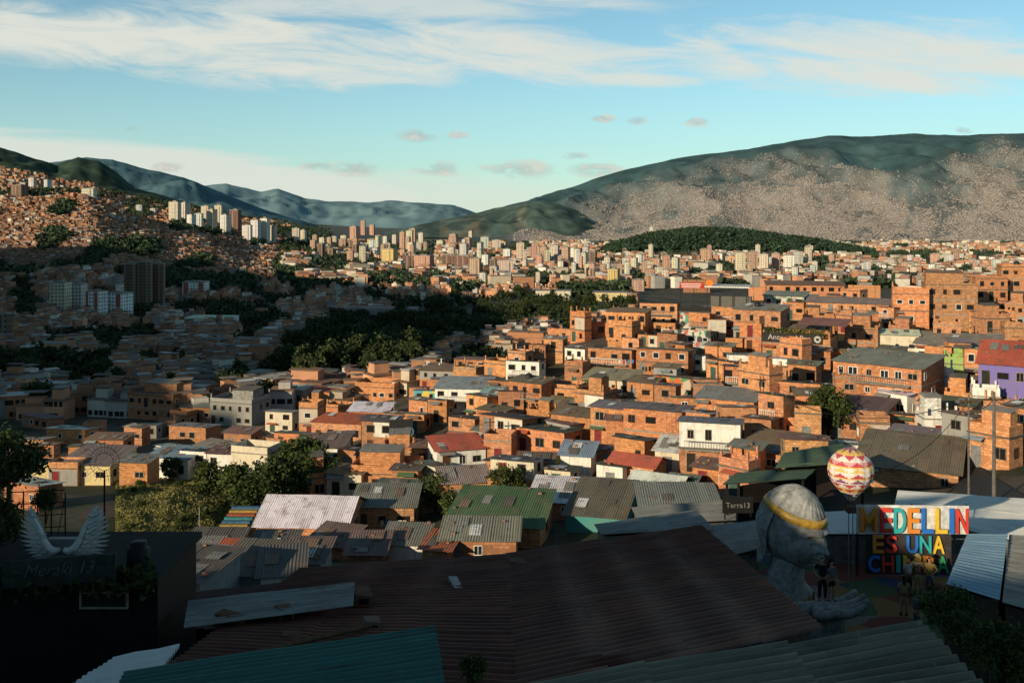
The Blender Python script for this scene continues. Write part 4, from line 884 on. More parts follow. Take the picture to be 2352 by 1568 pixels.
for k in range(n):
    a=2*math.pi*k/n
    for z,sc in((.46,.985),(.47,1.04),(.64,1.05),(.65,1.0)): 
        w=math.sqrt(max(0,1-(z/1.14)**2)); mb.v.append((.82*w*sc*1.07*math.cos(a),.93*w*sc*1.07*math.sin(a)+.035,z))
for k in range(n):
    for q in range(3): mb.f.append((k*4+q,((k+1)%n)*4+q,((k+1)%n)*4+q+1,k*4+q+1)); mb.m.append(0)
o=mb.build('headband',GOLD,st,True); o.matrix_local=HM
mb=MB(); mb.loft([(0,0,-.2,2.0,1.2),(0,0,.5,1.95,1.15),(0,.0,1.1,1.7,.95),(0,.05,1.5,1.2,.85),(0,.0,1.85,.85,.78),(.1,-.05,2.5,.7,.7),(.2,-.1,3.3,.6,.62)],28); o=mb.build('bust',STONE,st,True); o.rotation_euler=(0,0,R(40))
for k in range(9):
    mb=MB(); a=R(200+k*17); c=Vector((1.3*math.cos(a),.95*math.sin(a),1.4-.03*abs(k-4))); r_=.34 if k%2==0 else .24
    pts=[]
    for q in range(10): aa=math.pi*q/5; rr2=r_*(1 if q%2==0 else .5); pts.append((c.x+rr2*math.cos(aa)*-math.sin(a),c.y+rr2*math.cos(aa)*math.cos(a)-.16,c.z-.25+rr2*math.sin(aa)))
    mb.poly(pts); o=mb.build('chest_ornament',GOLD,st); o.rotation_euler=(0,0,R(40))
def skin(name,nodes,edges,m,parent=None,sub=2):
    me=bpy.data.meshes.new(name); me.from_pydata([n[0] for n in nodes],edges,[]); o=bpy.data.objects.new(name,me); C.objects.link(o)
    md=o.modifiers.new('Skin','SKIN'); md.use_smooth_shade=True
    for i,n in enumerate(nodes): me.skin_vertices[0].data[i].radius=(n[1],n[1]) if not hasattr(n[1],'__len__') else n[1]
    me.skin_vertices[0].data[0].use_root=True
    s=o.modifiers.new('Sub','SUBSURF'); s.levels=sub; s.render_levels=sub
    dg=bpy.context.evaluated_depsgraph_get(); nm=bpy.data.meshes.new_from_object(o.evaluated_get(dg)); o.modifiers.clear(); o.data=nm; nm.name=name
    nm.materials.clear(); nm.materials.append(m); nm.polygons.foreach_set('use_smooth',[True]*len(nm.polygons))
    if parent: o.parent=parent
    return o
hn=[((0,0,0),(.55,.30)),((-1.0,.1,.0),(.45,.32)),((-1.8,.5,-.3),(.42,.36))]; he=[(0,1),(1,2)]
for (y0,L,rz) in ((-.62,1.0,-.25),(-.25,1.3,-.08),(.12,1.35,.05),(.46,1.15,.2)):
    b=len(hn); hn+=[((.35,y0*.8,.05),.22),((.35+L*.4,y0+L*.4*rz,.12),.19),((.35+L*.75,y0+L*.7*rz,.3),.165),((.35+L,y0+L*rz,.55),.12)]; he+=[(0,b),(b,b+1),(b+1,b+2),(b+2,b+3)]
b=len(hn); hn+=[((-.5,-.6,.1),.24),((-.25,-1.1,.2),.2),((.1,-1.4,.45),.15)]; he+=[(0,b),(b,b+1),(b+1,b+2)]
ho=skin('open_hand',hn,he,STONE); ho.location=P(1895,1392,39.6)+Vector((0,0,-.15)); tag(ho,'huge open stone hand with raised fingers under the bust of the woman','statue')
mb=MB(); c=ho.location; mb.loft([(0,0,PZ-.3-c.z,1.0,.7),(0,0,-.2,.75,.5)],14); o=mb.build('pedestal',STONE); o.parent=ho
SKINM=[simple('skin_light',(.42,.24,.16),.6),simple('skin_brown',(.22,.11,.07),.6)]
HAIRM=simple('dark_hair',(.015,.011,.009),.6)
def person(loc,yaw,sh,tr,label,hgt=1.7,arms='down',skinm=1,shorts=False,longhair=False,hat=None):
    r=empty('person',loc,yaw); s=hgt/1.75; r.scale=(s,s,s)
    N=[((0,0,.96),.14),((0,.0,1.12),.125),((0,.0,1.30),.15),((0,.01,1.46),.07),((0,.005,1.53),.055),((0,-.005,1.62),.085),((0,0,1.70),.08),((0,-.095,1.60),.016)]
    E=[(0,1),(1,2),(2,3),(3,4),(4,5),(5,6),(5,7)]
    for sx in(-1,1):
        b=len(N); N+=[((sx*.09,0,.88),.095),((sx*.105,-.02,.5),.062),((sx*.11,.02,.09),.042),((sx*.12,-.14,.04),.038)]; E+=[(0,b),(b,b+1),(b+1,b+2),(b+2,b+3)]
        b=len(N)
        if arms=='down': pts=[(sx*.19,0,1.40),(sx*.25,.03,1.13),(sx*.25,-.07,.90)]; dr=Vector((0,-.15,-1))
        elif arms=='hip': pts=[(sx*.19,0,1.40),(sx*.33,.06,1.17),(sx*.2,-.08,1.02)]; dr=Vector((-sx*.8,-.3,-.5))
        else: pts=[(sx*.19,0,1.40),(sx*.26,-.08,1.15),(sx*.1,-.28,1.30)]; dr=Vector((-sx*.4,-.5,.7))
        N+=[(pts[0],.058),(pts[1],.043),(pts[2],.028)]; E+=[(2,b),(b,b+1),(b+1,b+2)]
        dr.normalize(); w=Vector(pts[2]); sd=dr.cross(Vector((sx,0,0))).normalized(); N+=[(tuple(w+dr*.06),.03)]; E+=[(b+2,b+3)]
        for q,(o_,L) in enumerate(((-.03,.075),(-.01,.085),(.011,.08),(.03,.062))):
            c=len(N); N+=[(tuple(w+dr*.1+sd*o_),.009),(tuple(w+dr*(.1+L*.6)+sd*o_*1.1),.008),(tuple(w+dr*(.1+L)+sd*o_*1.1+Vector((-sx*.02,0,0))),.007)]; E+=[(b+3,c),(c,c+1),(c+1,c+2)]
        c=len(N); N+=[(tuple(w+dr*.05-sd*.04),.011),(tuple(w+dr*.095-sd*.062),.009)]; E+=[(b+3,c),(c,c+1)]
    skin('body',N,E,SKINM[skinm],r,1)
    top=[((0,0,.93),.165),((0,0,1.12),.15),((0,0,1.30),.172),((0,.01,1.43),.10)]; te=[(0,1),(1,2),(2,3)]
    for sx in(-1,1):
        b=len(top); q=[(sx*.19,0,1.40)]; e2={'down':(sx*.235,.02,1.2),'hip':(sx*.28,.03,1.26)}.get(arms,(sx*.24,-.05,1.22)); top+=[(q[0],.078),(e2,.07)]; te+=[(2,b),(b,b+1)]
    skin('shirt',top,te,sh,r,1)
    bt=[((0,0,.98),.155),((0,0,.9),.15)]; be=[(0,1)]
    for sx in(-1,1):
        b=len(bt); kn=(sx*.105,-.02,.5); bt+=[((sx*.09,0,.84),.115),((sx*.1,-.015,.62) if shorts else kn,.09 if shorts else .08)]; be+=[(1,b),(b,b+1)]
        if not shorts: bt+=[((sx*.11,.015,.12),.06)]; be+=[(b+1,b+2)]
    skin('trousers',bt,be,tr,r,1)
    hn_=[((0,.03,1.66),.088),((0,.02,1.72),.082)]; hE=[(0,1)]
    if longhair: hn_+=[((0,.09,1.55),.08),((0,.11,1.38),.07)]; hE+=[(0,2),(2,3)]
    skin('hair',hn_,hE,HAIRM,r,1)
    for sx in(-1,1):
        mb=MB(); mb.loft([(sx*.12,-.05,0,.05,.13),(sx*.12,-.055,.05,.052,.13),(sx*.12,-.02,.09,.05,.08)],10); mb.build('shoe',BLACK,r,True)
    if hat: mb=MB(); mb.loft([(0,0,1.735,.17,.18),(0,0,1.745,.17,.18),(0,0,1.75,.1,.11),(0,0,1.83,.085,.09)],16); mb.build('hat',hat,r,True)
    return tag(r,label,'person')
CL={k:simple('cloth_'+k,c) for k,c in {'black':(.015,.015,.017),'white':(.5,.48,.45),'tan':(.36,.27,.16),'blue':(.06,.09,.16),'grey':(.15,.15,.15),'mustard':(.42,.28,.08),'denim':(.08,.1,.16)}.items()}
person(P(1889,1380,40.0),R(-10),CL['black'],CL['black'],'person in black standing on the open stone hand, left of the pair',1.78,'hip',0)
person(P(1909,1380,40.0),R(20),CL['grey'],CL['black'],'person with long hair and shorts on the stone hand, right of the pair',1.66,'down',0,True,True)
def onplaza(u,v): return P(u,v,-PZ*F/(v-V0))
person(onplaza(2086,1366),R(25),CL['white'],CL['black'],'person in a pale shirt below the letter sign, left of the group',1.72,'down',1)
person(onplaza(2108,1362),R(-15),CL['tan'],CL['tan'],'person in tan clothes and hat raising both hands below the letter sign',1.74,'up',1,hat=CL['tan'])
person(onplaza(2135,1364),R(-30),CL['mustard'],CL['denim'],'person in a mustard shirt at right of the group below the sign',1.7,'hip',0)
person(onplaza(2076,1412),R(170),CL['tan'],CL['tan'],'person in tan seen from behind walking toward the sign',1.68,'down',1,longhair=True)
person(onplaza(2105,1450),R(100),CL['blue'],CL['denim'],'person in dark blue at the near edge of the plaza',1.6,'up',0)
sg=empty('letter_sign',P(2096,1318,47.5)); sg.rotation_euler=(0,0,R(-2)); tag(sg,'big multicoloured letter sign in three rows behind the people on the plaza','sign')
LC={'o':(.75,.26,.04),'r':(.68,.06,.04),'t':(.04,.40,.42),'y':(.8,.52,.05),'b':(.03,.17,.6),'g':(.05,.36,.16)}
LCM={k_:simple('letter_colour',c,.5,.3,.12) for k_,c in LC.items()}
k=47.5/F; WT={'M':1.5,'I':.5,' ':.6}
for row,(txt,cols,vtop,vbot,ua,ub) in enumerate((('MEDELLIN','ortobybr',1166,1223,1972,2222),('ES UNA','orrbtyor',1229,1269,2002,2168),('CHIMBA','brtyog',1275,1313,1992,2178))):
    hL=(vbot-vtop)*k; wts=[WT.get(c,1.) for c in txt]; tot=sum(wts); acc=0
    for i,ch in enumerate(txt):
        c0=acc; acc+=wts[i]
        if ch==' ': continue
        me=text_mesh(ch,1,.05,0,.014); me.materials.clear(); me.materials.append(LCM[cols[i]]); xs=[v.co.x for v in me.vertices]; zs=[v.co.z for v in me.vertices]; wd=max(xs)-min(xs); hd_=max(zs)-min(zs); cell=(ub-ua)*k*wts[i]/tot*(.86 if ch!='I' else .62)
        me.transform(Matrix.Translation((-(max(xs)+min(xs))/2,0,-min(zs))))
        o=link('letter',me,sg,loc=((ua+(ub-ua)*(c0+wts[i]/2)/tot-2096)*k,-.1,(1318-vbot)*k+.02)); o.scale=(cell/wd,1,hL/hd_)
mb=MB(); mb.box((1968-2096)*k,(2224-2096)*k,.01,.06,(1318-1225)*k,(1318-1160)*k); mb.build('backing_panel',simple('pale_panel',(.66,.66,.64)),sg)
mb=MB(); mb.box((1990-2096)*k,(2184-2096)*k,.01,.06,-.02,(1318-1227)*k); mb.build('lower_panel',simple('dark_panel',(.05,.045,.045)),sg)
for u in(1972,2096,2220): mb=MB(); x=(u-2096)*k; mb.box(x-.04,x+.04,.07,.15,-.6,(1318-1158)*k); mb.build('post',BLACK,sg)
bl=empty('hot_air_balloon',P(1954,1176,46.5)); tag(bl,'red yellow and white patchwork hot air balloon model above the white roof','balloon')
k=46.5/F
pz=[26,36,46,56,67,80,92,102,112,122,132,140,146,149]; pr=[6,13,22,31,40,47,50,50,48,43,36,26,14,2]
zs=np.linspace(26,149,40); prof=[(z*k,float(np.interp(z,pz,pr))*k) for z in zs]
mb=MB(); n=96
BM=[simple('balloon_red',(.5,.07,.09),.6,.3,.1),simple('balloon_yellow',(.72,.48,.14),.6,.3,.1),simple('balloon_white',(.74,.66,.62),.6,.3,.1),simple('balloon_purple',(.25,.1,.2),.6,.3,.1),simple('balloon_pink',(.66,.33,.34),.6,.3,.1)]
for (z,r) in prof:
    for j in range(n):
        a=2*math.pi*j/n; rr3=r*(1+.03*abs(math.sin(a*8))); mb.v.append((rr3*math.cos(a),rr3*math.sin(a),z))
zz_=[(0,2),(2,3),(1,0),(2,0),(3,2),(0,2),(1,2),(0,4),(2,0),(1,3)]
for i in range(len(prof)-1):
    blk=i//4; ph=i%4; A_,B_=zz_[blk%len(zz_)]
    for j in range(n):
        tri=abs((j%12)-5.5)/5.5
        m_=(A_ if tri>(ph+.5)/3.0 else B_) if ph<3 else (2 if blk%2 else 1)
        mb.f.append((i*n+j,i*n+(j+1)%n,(i+1)*n+(j+1)%n,(i+1)*n+j)); mb.m.append(m_)
mb.build('envelope',BM,bl,True)
mb=MB(); mb.box(-.2,.2,-.2,.2,0,.28); mb.build('basket',WOOD,bl)
for sx in(-1,1):
    for sy in(-1,1): mb=MB(); mb.tube([(sx*.18,sy*.18,.28),(sx*.1,sy*.1,26*k)],.012,4); mb.build('rope',WOOD,bl)
for sx in(-1,1): mb=MB(); mb.tube([(sx*.1,0,-3.3),(sx*.1,0,0)],.025,6); mb.build('mast',METAL,bl)

# ------------------------------------------------------------------ black building with wings at the left
bb=empty('black_cafe',P(0,1568,19)); tag(bb,'black painted cafe building with hedge trim and lettered signboard at lower left','cafe')
def q(u,v,d): return P(u,v,d)-Vector(bb.location)
a,b2=q(-160,1330,24.5),q(362,1330,24.5); mb=MB(); mb.box(a.x,b2.x,a.y,a.y+3,-8,a.z); mb.build('wall',BLACK,bb)
mb=MB(); mb.box(a.x-.2,b2.x+.1,a.y-.3,a.y+3.2,a.z,a.z+.16); mb.build('roof_terrace',simple('dark_deck',(.025,.022,.02)),bb)
rs=np.random.default_rng(5); pts=np.stack([rs.uniform(a.x,b2.x,1800),a.y-.3+rs.normal(size=1800)*.12,a.z+.1+rs.normal(size=1800)*.16],1)
V,Q=leafarr(pts,np.full(1800,.1),rs); quads('hedge_trim',V,Q,LEAF,np.repeat(np.array([(.03,.05,.012)])*rs.uniform(.5,1.5,(1800,1)),4,0),parent=bb)
s0,s1=q(5,1352,24),q(265,1352,24); mb=MB(); mb.hexa([(s0.x,s0.y,s0.z),(s1.x,s1.y,s1.z+.2),(s1.x,s1.y+.1,s1.z+.2),(s0.x,s0.y+.1,s0.z),(s0.x,s0.y,s0.z+.65),(s1.x,s1.y,s1.z+.85),(s1.x,s1.y+.1,s1.z+.85),(s0.x,s0.y+.1,s0.z+.65)]); sb=mb.build('signboard',simple('dark_green_board',(.045,.053,.047)),bb)
tx=put_text('Meraki 13',.42,.005,simple('sign_writing',(.13,.12,.11)),sb,((s0.x+s1.x)/2,s0.y-.02,s0.z+.35),0,.4); tx.rotation_euler=(0,R(-4),0)
w0,w1=q(184,1396,24.4),q(296,1356,24.4); mb=MB(); t_=.05
mb.box(w0.x,w1.x,w0.y-.06,w0.y,w0.z,w0.z+t_); mb.box(w0.x,w1.x,w0.y-.06,w0.y,w1.z-t_,w1.z); mb.box(w0.x,w0.x+t_,w0.y-.058,w0.y,w0.z+t_,w1.z-t_); mb.box(w1.x-t_,w1.x,w0.y-.058,w0.y,w0.z+t_,w1.z-t_)
wn_=mb.build('window',CONC,bb); mb=MB(); mb.box(w0.x+t_,w1.x-t_,w0.y-.03,w0.y-.01,w0.z+t_,w1.z-t_); mb.build('pane',GLASS,wn_)
wg=empty('wing_sculpture',P(152,1262,25)); tag(wg,'white feathered wing sculpture standing on the black cafe roof','sculpture'); k=25/F
WGM=simple('wing_white',(.6,.6,.58),.6,.3,.15)
arm=[(5,8),(16,5),(28,11),(38,26),(46,45),(54,63),(62,80)]
def armpt(t):
    f=t*(len(arm)-1); i=min(int(f),len(arm)-2); f-=i; return Vector(((arm[i][0]*(1-f)+arm[i+1][0]*f)*k,0,(arm[i][1]*(1-f)+arm[i+1][1]*f)*k))
for s in(-1,1):
    mb=MB()
    for (n_,Ls,yo) in ((18,1.0,0),(15,.66,-.06),(12,.38,-.12)):
        for i in range(n_):
            t=i/(n_-1); base=armpt(.02+.98*t); base.x*=s; ang=R(-36+98*t); L=(56+26*math.sin(math.pi*t)-26*t)*k*Ls
            dr=Vector((s*math.cos(ang),0,math.sin(ang))); sd=Vector((-dr.z*s,0,dr.x*s)); wd=4.6*k
            pts=[base-sd*wd*.6,base+dr*L*.5-sd*wd,base+dr*L*.85-sd*wd*.75,base+dr*L,base+dr*L*.85+sd*wd*.7,base+dr*L*.5+sd*wd,base+sd*wd*.6]
            off=Vector((0,yo-.03*(i%2)-.006*i,0)); mb.poly([p+off+Vector((0,-.05*(j in(1,4,5)),0)) for j,p in enumerate(pts)])
    mb.tube([Vector((s*x_*k,-.25,z_*k)) for x_,z_ in arm],[.06,.09,.09,.075,.06,.045,.02],8)
    mb.build('wing',WGM,wg)
mb=MB(); mb.box(-.45,.45,-.1,.1,-1.0,.3); mb.build('base',METAL,wg)
sb_=empty('wire_sunburst',P(240,1120,30)); tag(sb_,'round wire sunburst frame standing behind the wings','sculpture'); k=30/F
mb=MB()
for r_ in(34,20): mb.tube([(r_*k*math.cos(a*math.pi/16),0,60*k+r_*k*math.sin(a*math.pi/16)) for a in range(33)],.008,4)
for i in range(28): a=i*math.pi/14; mb.tube([(20*k*math.cos(a),0,60*k+20*k*math.sin(a)),((44+6*(i%2))*k*math.cos(a),0,60*k+(44+6*(i%2))*k*math.sin(a))],.006,4)
mb.build('rings',BLACK,sb_); mb=MB(); mb.box(-.02,.02,-.02,.02,-3,40*k); mb.build('post',BLACK,sb_)
lf=empty('lattice_frame',P(60,1300,27)); tag(lf,'dark metal lattice frame with planting at the far left edge','frame'); k=27/F
mb=MB()
for i in range(6): x=(-70+i*32)*k; mb.tube([(x,0,-1),(x,0,170*k)],.02,5)
for i in range(7): z=i*28*k; mb.tube([(-70*k,0,z),(90*k,0,z+8*k)],.014,5)
for i in range(5): mb.tube([((-70+i*32)*k,0,0),((-38+i*32)*k,0,160*k)],.012,4)
mb.build('bars',BLACK,lf)
for (u,v,d,i,s,lb) in ((20,1140,27,2,.25,'dark leafy plant on the frame at the far left edge'),(105,1180,28,0,.18,'dark potted shrub behind the left wing'),(-10,1270,26,2,.2,'dark shrub at the lower left edge of the cafe roof'),(285,1300,28,0,.2,'dark shrub at the right end of the cafe roof')): tree(CRN[i],P(u,v,d),s,lb,None,'shrub','shrub')
for (u,v,d,i,s,lb) in ((2175,1460,30,0,.36,'dark bush at the right edge of the plaza'),(2215,1500,22,2,.13,'dark bush beside the pale blue roof'),(2320,1580,15,2,.14,'dark bush in the bottom right corner'),(2270,1560,18,0,.22,'dark bush left of the corner bush'),(1090,1580,19.5,1,.2,'thin weeds growing at the lower edge of the rusty roof')): tree(CRN[i],P(u,v,d),s,lb,None,'bush','bush')
tk=empty('roof_tank',P(318,1330,25)); tag(tk,'dark cylindrical tank at the right end of the black cafe roof','tank')
mb=MB(); mb.loft([(0,0,0,.27,.27),(0,0,.75,.28,.28),(0,0,.82,.2,.2),(0,0,.95,.2,.2)],18); mb.build('body',BLACK,tk,True)

# ------------------------------------------------------------------ road, stairs, poles, cables, tanks
ASPH=simple('asphalt',(.045,.045,.045)); strip('road',[(2352,1190),(2290,1150),(2230,1110),(2195,1075),(2180,1050)],4,ASPH,.3)
def pole(u,vb,vt,m,label,r=.13,arm=True,d=None):
    d=d or gd(u,vb); h=(vb-vt)/F*d; o=empty('utility_pole',P(u,vb,d)); mb=MB(); mb.tube([(0,0,-3),(0,0,h)],[r,r*.65],8); mb.build('shaft',m,o)
    if arm: mb=MB(); mb.box(-.7,.7,-.05,.05,h-.6,h-.48); mb.build('crossarm',WOOD,o)
    tag(o,label,'pole'); return Vector(o.location)+Vector((0,0,h-.5))
t1=pole(2283,1180,900,CONCD,'leaning grey concrete utility pole beside the purple house',.16,d=70)
bpy.data.objects[-1] if False else None
t2=pole(1649,925,782,WOOD,'wooden utility pole below the graffiti house on the hillside')
t3=pole(1746,955,862,WOOD,'wooden utility pole left of the brick house with the dark terrace roof',.1)
t4=pole(2225,1180,905,CONCD,'thinner grey utility pole left of the leaning one',.1,d=76)
t5=pole(458,1240,1165,CONC,'slim street lamp post beside the coloured stairs',.08,False)
t6=pole(1125,1060,960,WOOD,'wooden utility pole among brick houses left of centre',.1)
t7=pole(905,960,885,CONC,'concrete pole behind the red roofed brick house',.12)
t8=pole(565,722,662,CONC,'tall white mast among the shaded valley houses',.4,False)
t9=pole(782,890,848,CONC,'white lamp mast beside the park wood',.12,False)
def cable(a,b,sag,label):
    mb=MB(); mb.tube([a.lerp(b,i/14)-Vector((0,0,sag*4*(i/14)*(1-i/14))) for i in range(15)],.03,4); tag(mb.build('power_cable',BLACK),label,'cable','power cables')
cable(t1,t4,.6,'short power cable between the two grey poles'); cable(t4,t3,3,'long sagging cable from the thin grey pole to the hillside'); cable(t2,t3,1.5,'power cable between the two wooden hillside poles'); cable(t1,P(2420,880,50),.8,'power cable from the leaning pole to the right edge'); cable(t4,P(1990,1090,70),1.2,'power cable dropping from the thin pole to the balloon roof'); cable(t6,t7,3,'power cable across the brick houses left of centre')
sr=empty('painted_stairs',P(505,1262,gd(505,1262))); tag(sr,'multicoloured painted stairway at the foot of the grassy slope','stairs')
SCM=[simple('stair_paint',c) for c in((.05,.2,.22),(.26,.07,.04),(.32,.22,.06),(.05,.12,.22))]
for i in range(12): mb=MB(); mb.box(-1.6+.12*i,1.2+.12*i,i*.45,i*.45+.45,-1,.22*(i+1)); mb.build('step',SCM[i%4],sr)
TKM=simple('black_plastic',(.02,.02,.025),.5); TKB=simple('blue_plastic',(.05,.12,.3),.5)
def tank(u,v,d,m,label):
    o=empty('water_tank',P(u,v,d)); mb=MB(); mb.loft([(0,0,-.6,.5,.5),(0,0,.75,.58,.58),(0,0,.95,.42,.42),(0,0,1.02,.25,.25)],16); mb.build('body',m,o,True); mb=MB(); mb.loft([(0,0,1.022,.24,.24),(0,0,1.09,.22,.22)],12); mb.build('lid',m,o); tag(o,label,'water tank')
tank(1215,872,gd(1206,948)+3,TKM,'black water tank on the thin-roofed tall brick house'); tank(2335,610,gd(2335,742)+3,TKM,'black water tank on the tallest brick house at right'); tank(2185,651,gd(2185,757)+3,TKB,'blue water tank on the brick block left of the tallest one'); tank(1740,706,gd(1738,792)+3,TKM,'black water tank on the brick house left of the lettered bar'); tank(880,1086,gd(880,1134)+2.5,TKB,'blue water tank on the flat brick roof left of centre')
sd=empty('satellite_dish',P(2098,1078,gd(2080,1120)+.6)); tag(sd,'small satellite dish on the rusty roof right of the balloon','dish')
mb=MB(); mb.loft([(0,0,0,.05,.05),(0,0,.06,.3,.3),(0,0,.12,.42,.42)],16); o=mb.build('dish',CONC,sd); o.rotation_euler=(R(70),0,R(20)); mb=MB(); mb.tube([(0,.05,-.8),(0,.05,0)],.03,5); mb.build('mount',METAL,sd)
LDM=[simple('cloth_dry',c) for c in((.6,.58,.55),(.4,.08,.08),(.1,.2,.35),(.55,.4,.3))]
for (u,v,d,n,lb) in ((905,1192,gd(880,1228)-.6,6,'washing hung under the rubble-strewn grey roof'),(1440,825,160,4,'white washing on a hillside balcony above the cream house'),(1400,1135,gd(1400,1150),5,'washing hung between brick houses below the red gabled roof')):
    o=empty('washing_line',P(u,v,d)); tag(o,lb,'laundry'); mb=MB(); mb.tube([(-1.6,-.3,0),(1.6,-.3,0)],.012,4); mb.build('line',BLACK,o)
    for i in range(n):
        x=-1.4+i*2.8/n; w=random.uniform(.25,.45); h=random.uniform(.5,.9); mb=MB()
        mb.poly([(x,-.3,0),(x+w,-.3,0),(x+w+.02,-.34,-h*.5),(x-.01,-.27,-h*.5)]); mb.poly([(x-.01,-.27,-h*.5),(x+w+.02,-.34,-h*.5),(x+w,-.3,-h),(x+.02,-.3,-h*.97)]); mb.build('garment',random.choice(LDM),o)

# ------------------------------------------------------------------ labels that single out each house and tower
LM=[(2012,890,'the big brick block'),(2205,860,'the lime green house'),(1828,768,'the lettered bar'),(1640,685,'the rooftop restaurant'),(1905,965,'the bushy green tree'),(1954,1090,'the striped balloon'),(1810,1210,'the stone head'),(1455,1050,'the red gabled roof'),(1130,1190,'the green striped roof'),(400,1150,'the grassy slope'),(690,1190,'the white gabled roof'),(920,985,'the painted letters'),(1050,740,'the park wood'),(150,1200,'the white wings'),(475,745,'the white hall'),(590,835,'the valley brick block'),(1660,560,'the wooded hill'),(332,650,'the brown towers'),(500,500,'the pale hill towers'),(530,950,'the grey concrete block'),(1560,890,'the orange mural house'),(2283,1000,'the leaning pole')]
ORD=['leftmost','second from left','third from left','fourth from left','fifth from left','sixth from left','seventh from left','eighth from left','ninth from left','tenth from left']+['%dth from left'%i for i in range(11,80)]
from collections import defaultdict
G=defaultdict(list)
for (r,desc,roof,u,v) in LBL:
    lm=min(LM,key=lambda l:(l[0]-u)**2+(l[1]-v)**2 if (l[0]-u)**2+(l[1]-v)**2>250 else 1e12); dx,dy=u-lm[0],v-lm[1]
    if abs(dx)>1.8*abs(dy): rel='left of' if dx<0 else 'right of'
    elif abs(dy)>1.8*abs(dx): rel='above' if dy<0 else 'below'
    else: rel=('above' if dy<0 else 'below')+(' left of' if dx<0 else ' right of')
    G[(desc,roof,rel,lm[2])].append((u,r))
for (desc,roof,rel,lm),L in G.items():
    base=desc+(' with '+roof+' roof' if roof else '')
    if len(L)==1: L[0][1]['label']='%s %s %s'%(base,rel,lm)
    else:
        pl=(desc.replace(' house',' houses') if roof else desc+'s'); L.sort(key=lambda x:x[0])
        for i,(u,r) in enumerate(L): r['label']='%s of %s %s %s %s'%(ORD[i],(roof.replace(' sheet','')+'-roofed' if roof else 'the'),pl,rel,lm)

# ------------------------------------------------------------------ sky, sun, camera
w=bpy.data.worlds.new('World'); SC.world=w; w.use_nodes=True; nt=NT(w.node_tree); w.node_tree.nodes.clear()
out=nt.n('ShaderNodeOutputWorld'); sk=nt.n('ShaderNodeTexSky',sky_type='NISHITA'); sk.sun_disc=False; sk.sun_elevation=SE; sk.sun_rotation=R(220); sk.altitude=1600; sk.air_density=1.0; sk.dust_density=.5; sk.ozone_density=1.6
tc=nt.n('ShaderNodeTexCoord').outputs['Generated']; x,y,z=nt.sep(tc)
ym=nt.m('MAXIMUM',y,.15); X=nt.m('ADD',nt.m('MULTIPLY',nt.m('DIVIDE',x,ym),F),U0); Vv=nt.m('SUBTRACT',V0,nt.m('MULTIPLY',nt.m('DIVIDE',z,ym),F))
hz=nt.m('ADD',.1,nt.m('MULTIPLY',nt.m('SUBTRACT',1.,nt.ramp(z,0.,.17)),.45))
tint=nt.mix(hz,nt.mix(1,sk.outputs[0],(.82,1.05,.96,1),'MULTIPLY'),(3.1,4.6,4.7,1))
bg=nt.n('ShaderNodeBackground'); nt.l(tint,bg.inputs[0])
nt.l(nt.m('MULTIPLY',.128,nt.m('SUBTRACT',1.,nt.m('MULTIPLY',nt.ramp(z,.28,.6),.5))),bg.inputs[1])
sv=nt.comb(nt.m('MULTIPLY',X,1/380),nt.m('ADD',nt.m('MULTIPLY',Vv,1/70),nt.m('MULTIPLY',X,-1/800)),0)
n1=nt.noise(sv,1.0,10,.64,.7); n2=nt.noise(nt.comb(nt.m('MULTIPLY',X,1/60),nt.m('MULTIPLY',Vv,1/26),0),1,7,.65,.3); n3=nt.noise(nt.comb(nt.m('MULTIPLY',X,1/900),nt.m('MULTIPLY',Vv,1/60),3.),1,7,.58,.4)
def ell(u,v,a,b,sl=0):
    dx=nt.m('MULTIPLY',nt.m('SUBTRACT',X,u),1/a); dv=nt.m('SUBTRACT',nt.m('SUBTRACT',Vv,v),nt.m('MULTIPLY',nt.m('SUBTRACT',X,u),sl)); dy=nt.m('MULTIPLY',dv,1/b)
    return nt.m('SUBTRACT',1.,nt.m('ADD',nt.m('MULTIPLY',dx,dx),nt.m('MULTIPLY',dy,dy)))
def cl(e,ns,amp,a,b): return nt.ramp(nt.m('ADD',nt.m('MAXIMUM',e,-1.8),nt.m('MULTIPLY',nt.m('SUBTRACT',ns,.5),amp)),a,b)
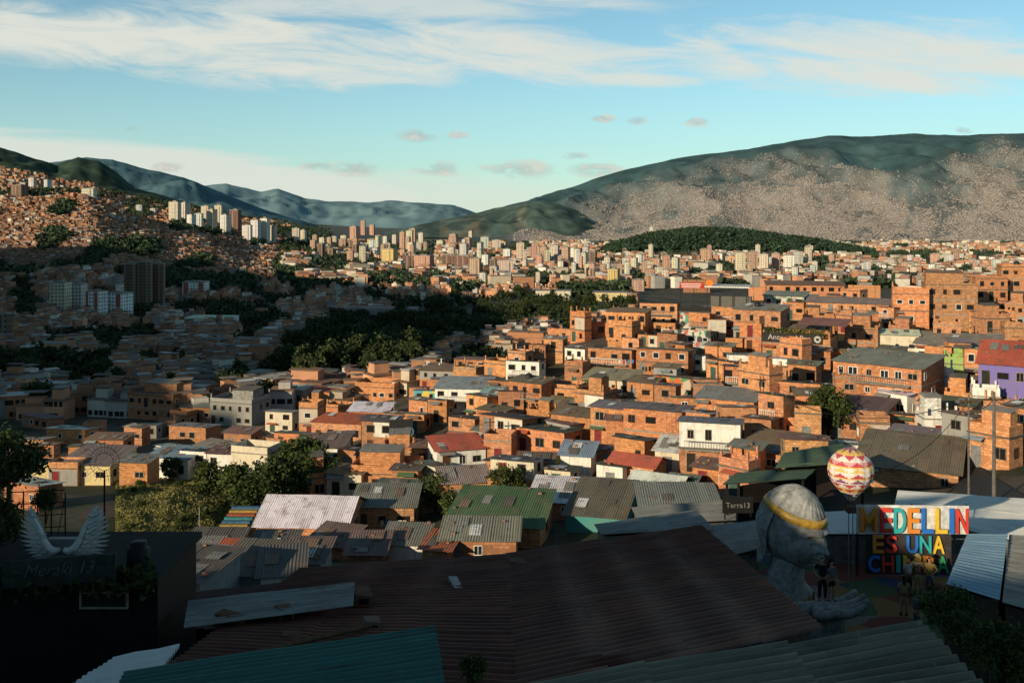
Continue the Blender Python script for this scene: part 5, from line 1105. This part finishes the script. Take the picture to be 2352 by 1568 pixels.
ms=[nt.m('MULTIPLY',cl(ell(330,95,720,80,.09),n1,4.2,-.4,1.0),.97),nt.m('MULTIPLY',cl(ell(1000,125,640,70,.03),n1,4.8,-.3,1.3),.92),nt.m('MULTIPLY',cl(ell(2020,130,600,86,.02),n1,5.0,-.3,1.4),.92),
    nt.m('MULTIPLY',cl(ell(1450,182,180,20,.03),n1,3.8,-.3,1.1),.85),nt.m('MULTIPLY',cl(ell(900,12,620,34,.0),n1,4.2,-.4,1.3),.7),
    nt.m('MULTIPLY',cl(ell(60,420,1050,125,.07),n3,1.0,-.05,.35),.85),nt.m('MULTIPLY',cl(ell(800,450,640,70,.03),n3,2.4,-.4,1.1),.55)]
pf=[(960,312,56,18),(820,388,66,20),(1010,388,66,18),(1190,390,98,22),(1370,390,74,19),(1322,358,34,9),(1385,273,32,10),(1462,277,26,11),(1600,280,34,11),(1052,311,28,9),(385,384,44,15),(730,382,44,11),(305,296,24,7),(2215,300,26,9)]
pm=None
for a in pf:
    e=cl(ell(*a),n2,5.2,-.2,1.3); pm=e if pm is None else nt.m('MAXIMUM',pm,e)
mk=ms[0]
for a in ms[1:]: mk=nt.m('MAXIMUM',mk,a)
front=nt.ramp(y,.1,.3); mk=nt.m('MULTIPLY',mk,front); pm=nt.m('MULTIPLY',nt.m('MULTIPLY',pm,front),.75)
b2=nt.n('ShaderNodeBackground'); b2.inputs[0].default_value=(.82,.84,.76,1); b2.inputs[1].default_value=.9
b3=nt.n('ShaderNodeBackground'); nt.l(nt.mix(nt.ramp(n2,.42,.62),(.44,.50,.50,1),(.80,.76,.66,1)),b3.inputs[0]); b3.inputs[1].default_value=.85
m1=nt.n('ShaderNodeMixShader'); nt.l(mk,m1.inputs[0]); nt.l(bg.outputs[0],m1.inputs[1]); nt.l(b2.outputs[0],m1.inputs[2])
m2=nt.n('ShaderNodeMixShader'); nt.l(pm,m2.inputs[0]); nt.l(m1.outputs[0],m2.inputs[1]); nt.l(b3.outputs[0],m2.inputs[2]); nt.l(m2.outputs[0],out.inputs[0])
sl=bpy.data.lights.new('sun','SUN'); sl.energy=5.0; sl.angle=R(.5); sl.color=(1,.84,.58); so=bpy.data.objects.new('sun',sl); C.objects.link(so); so.rotation_euler=S.to_track_quat('Z','Y').to_euler()
cam=bpy.data.cameras.new('camera'); cam.sensor_width=36; cam.lens=F/2352*36; cam.shift_y=-(784-V0)/2352; cam.clip_end=40000; cam.clip_start=.5
co=bpy.data.objects.new('camera',cam); C.objects.link(co); co.location=(0,0,0); co.rotation_euler=(R(90),0,0); SC.camera=co
SC.view_settings.view_transform='Standard'; SC.view_settings.look='None'; SC.view_settings.exposure=0
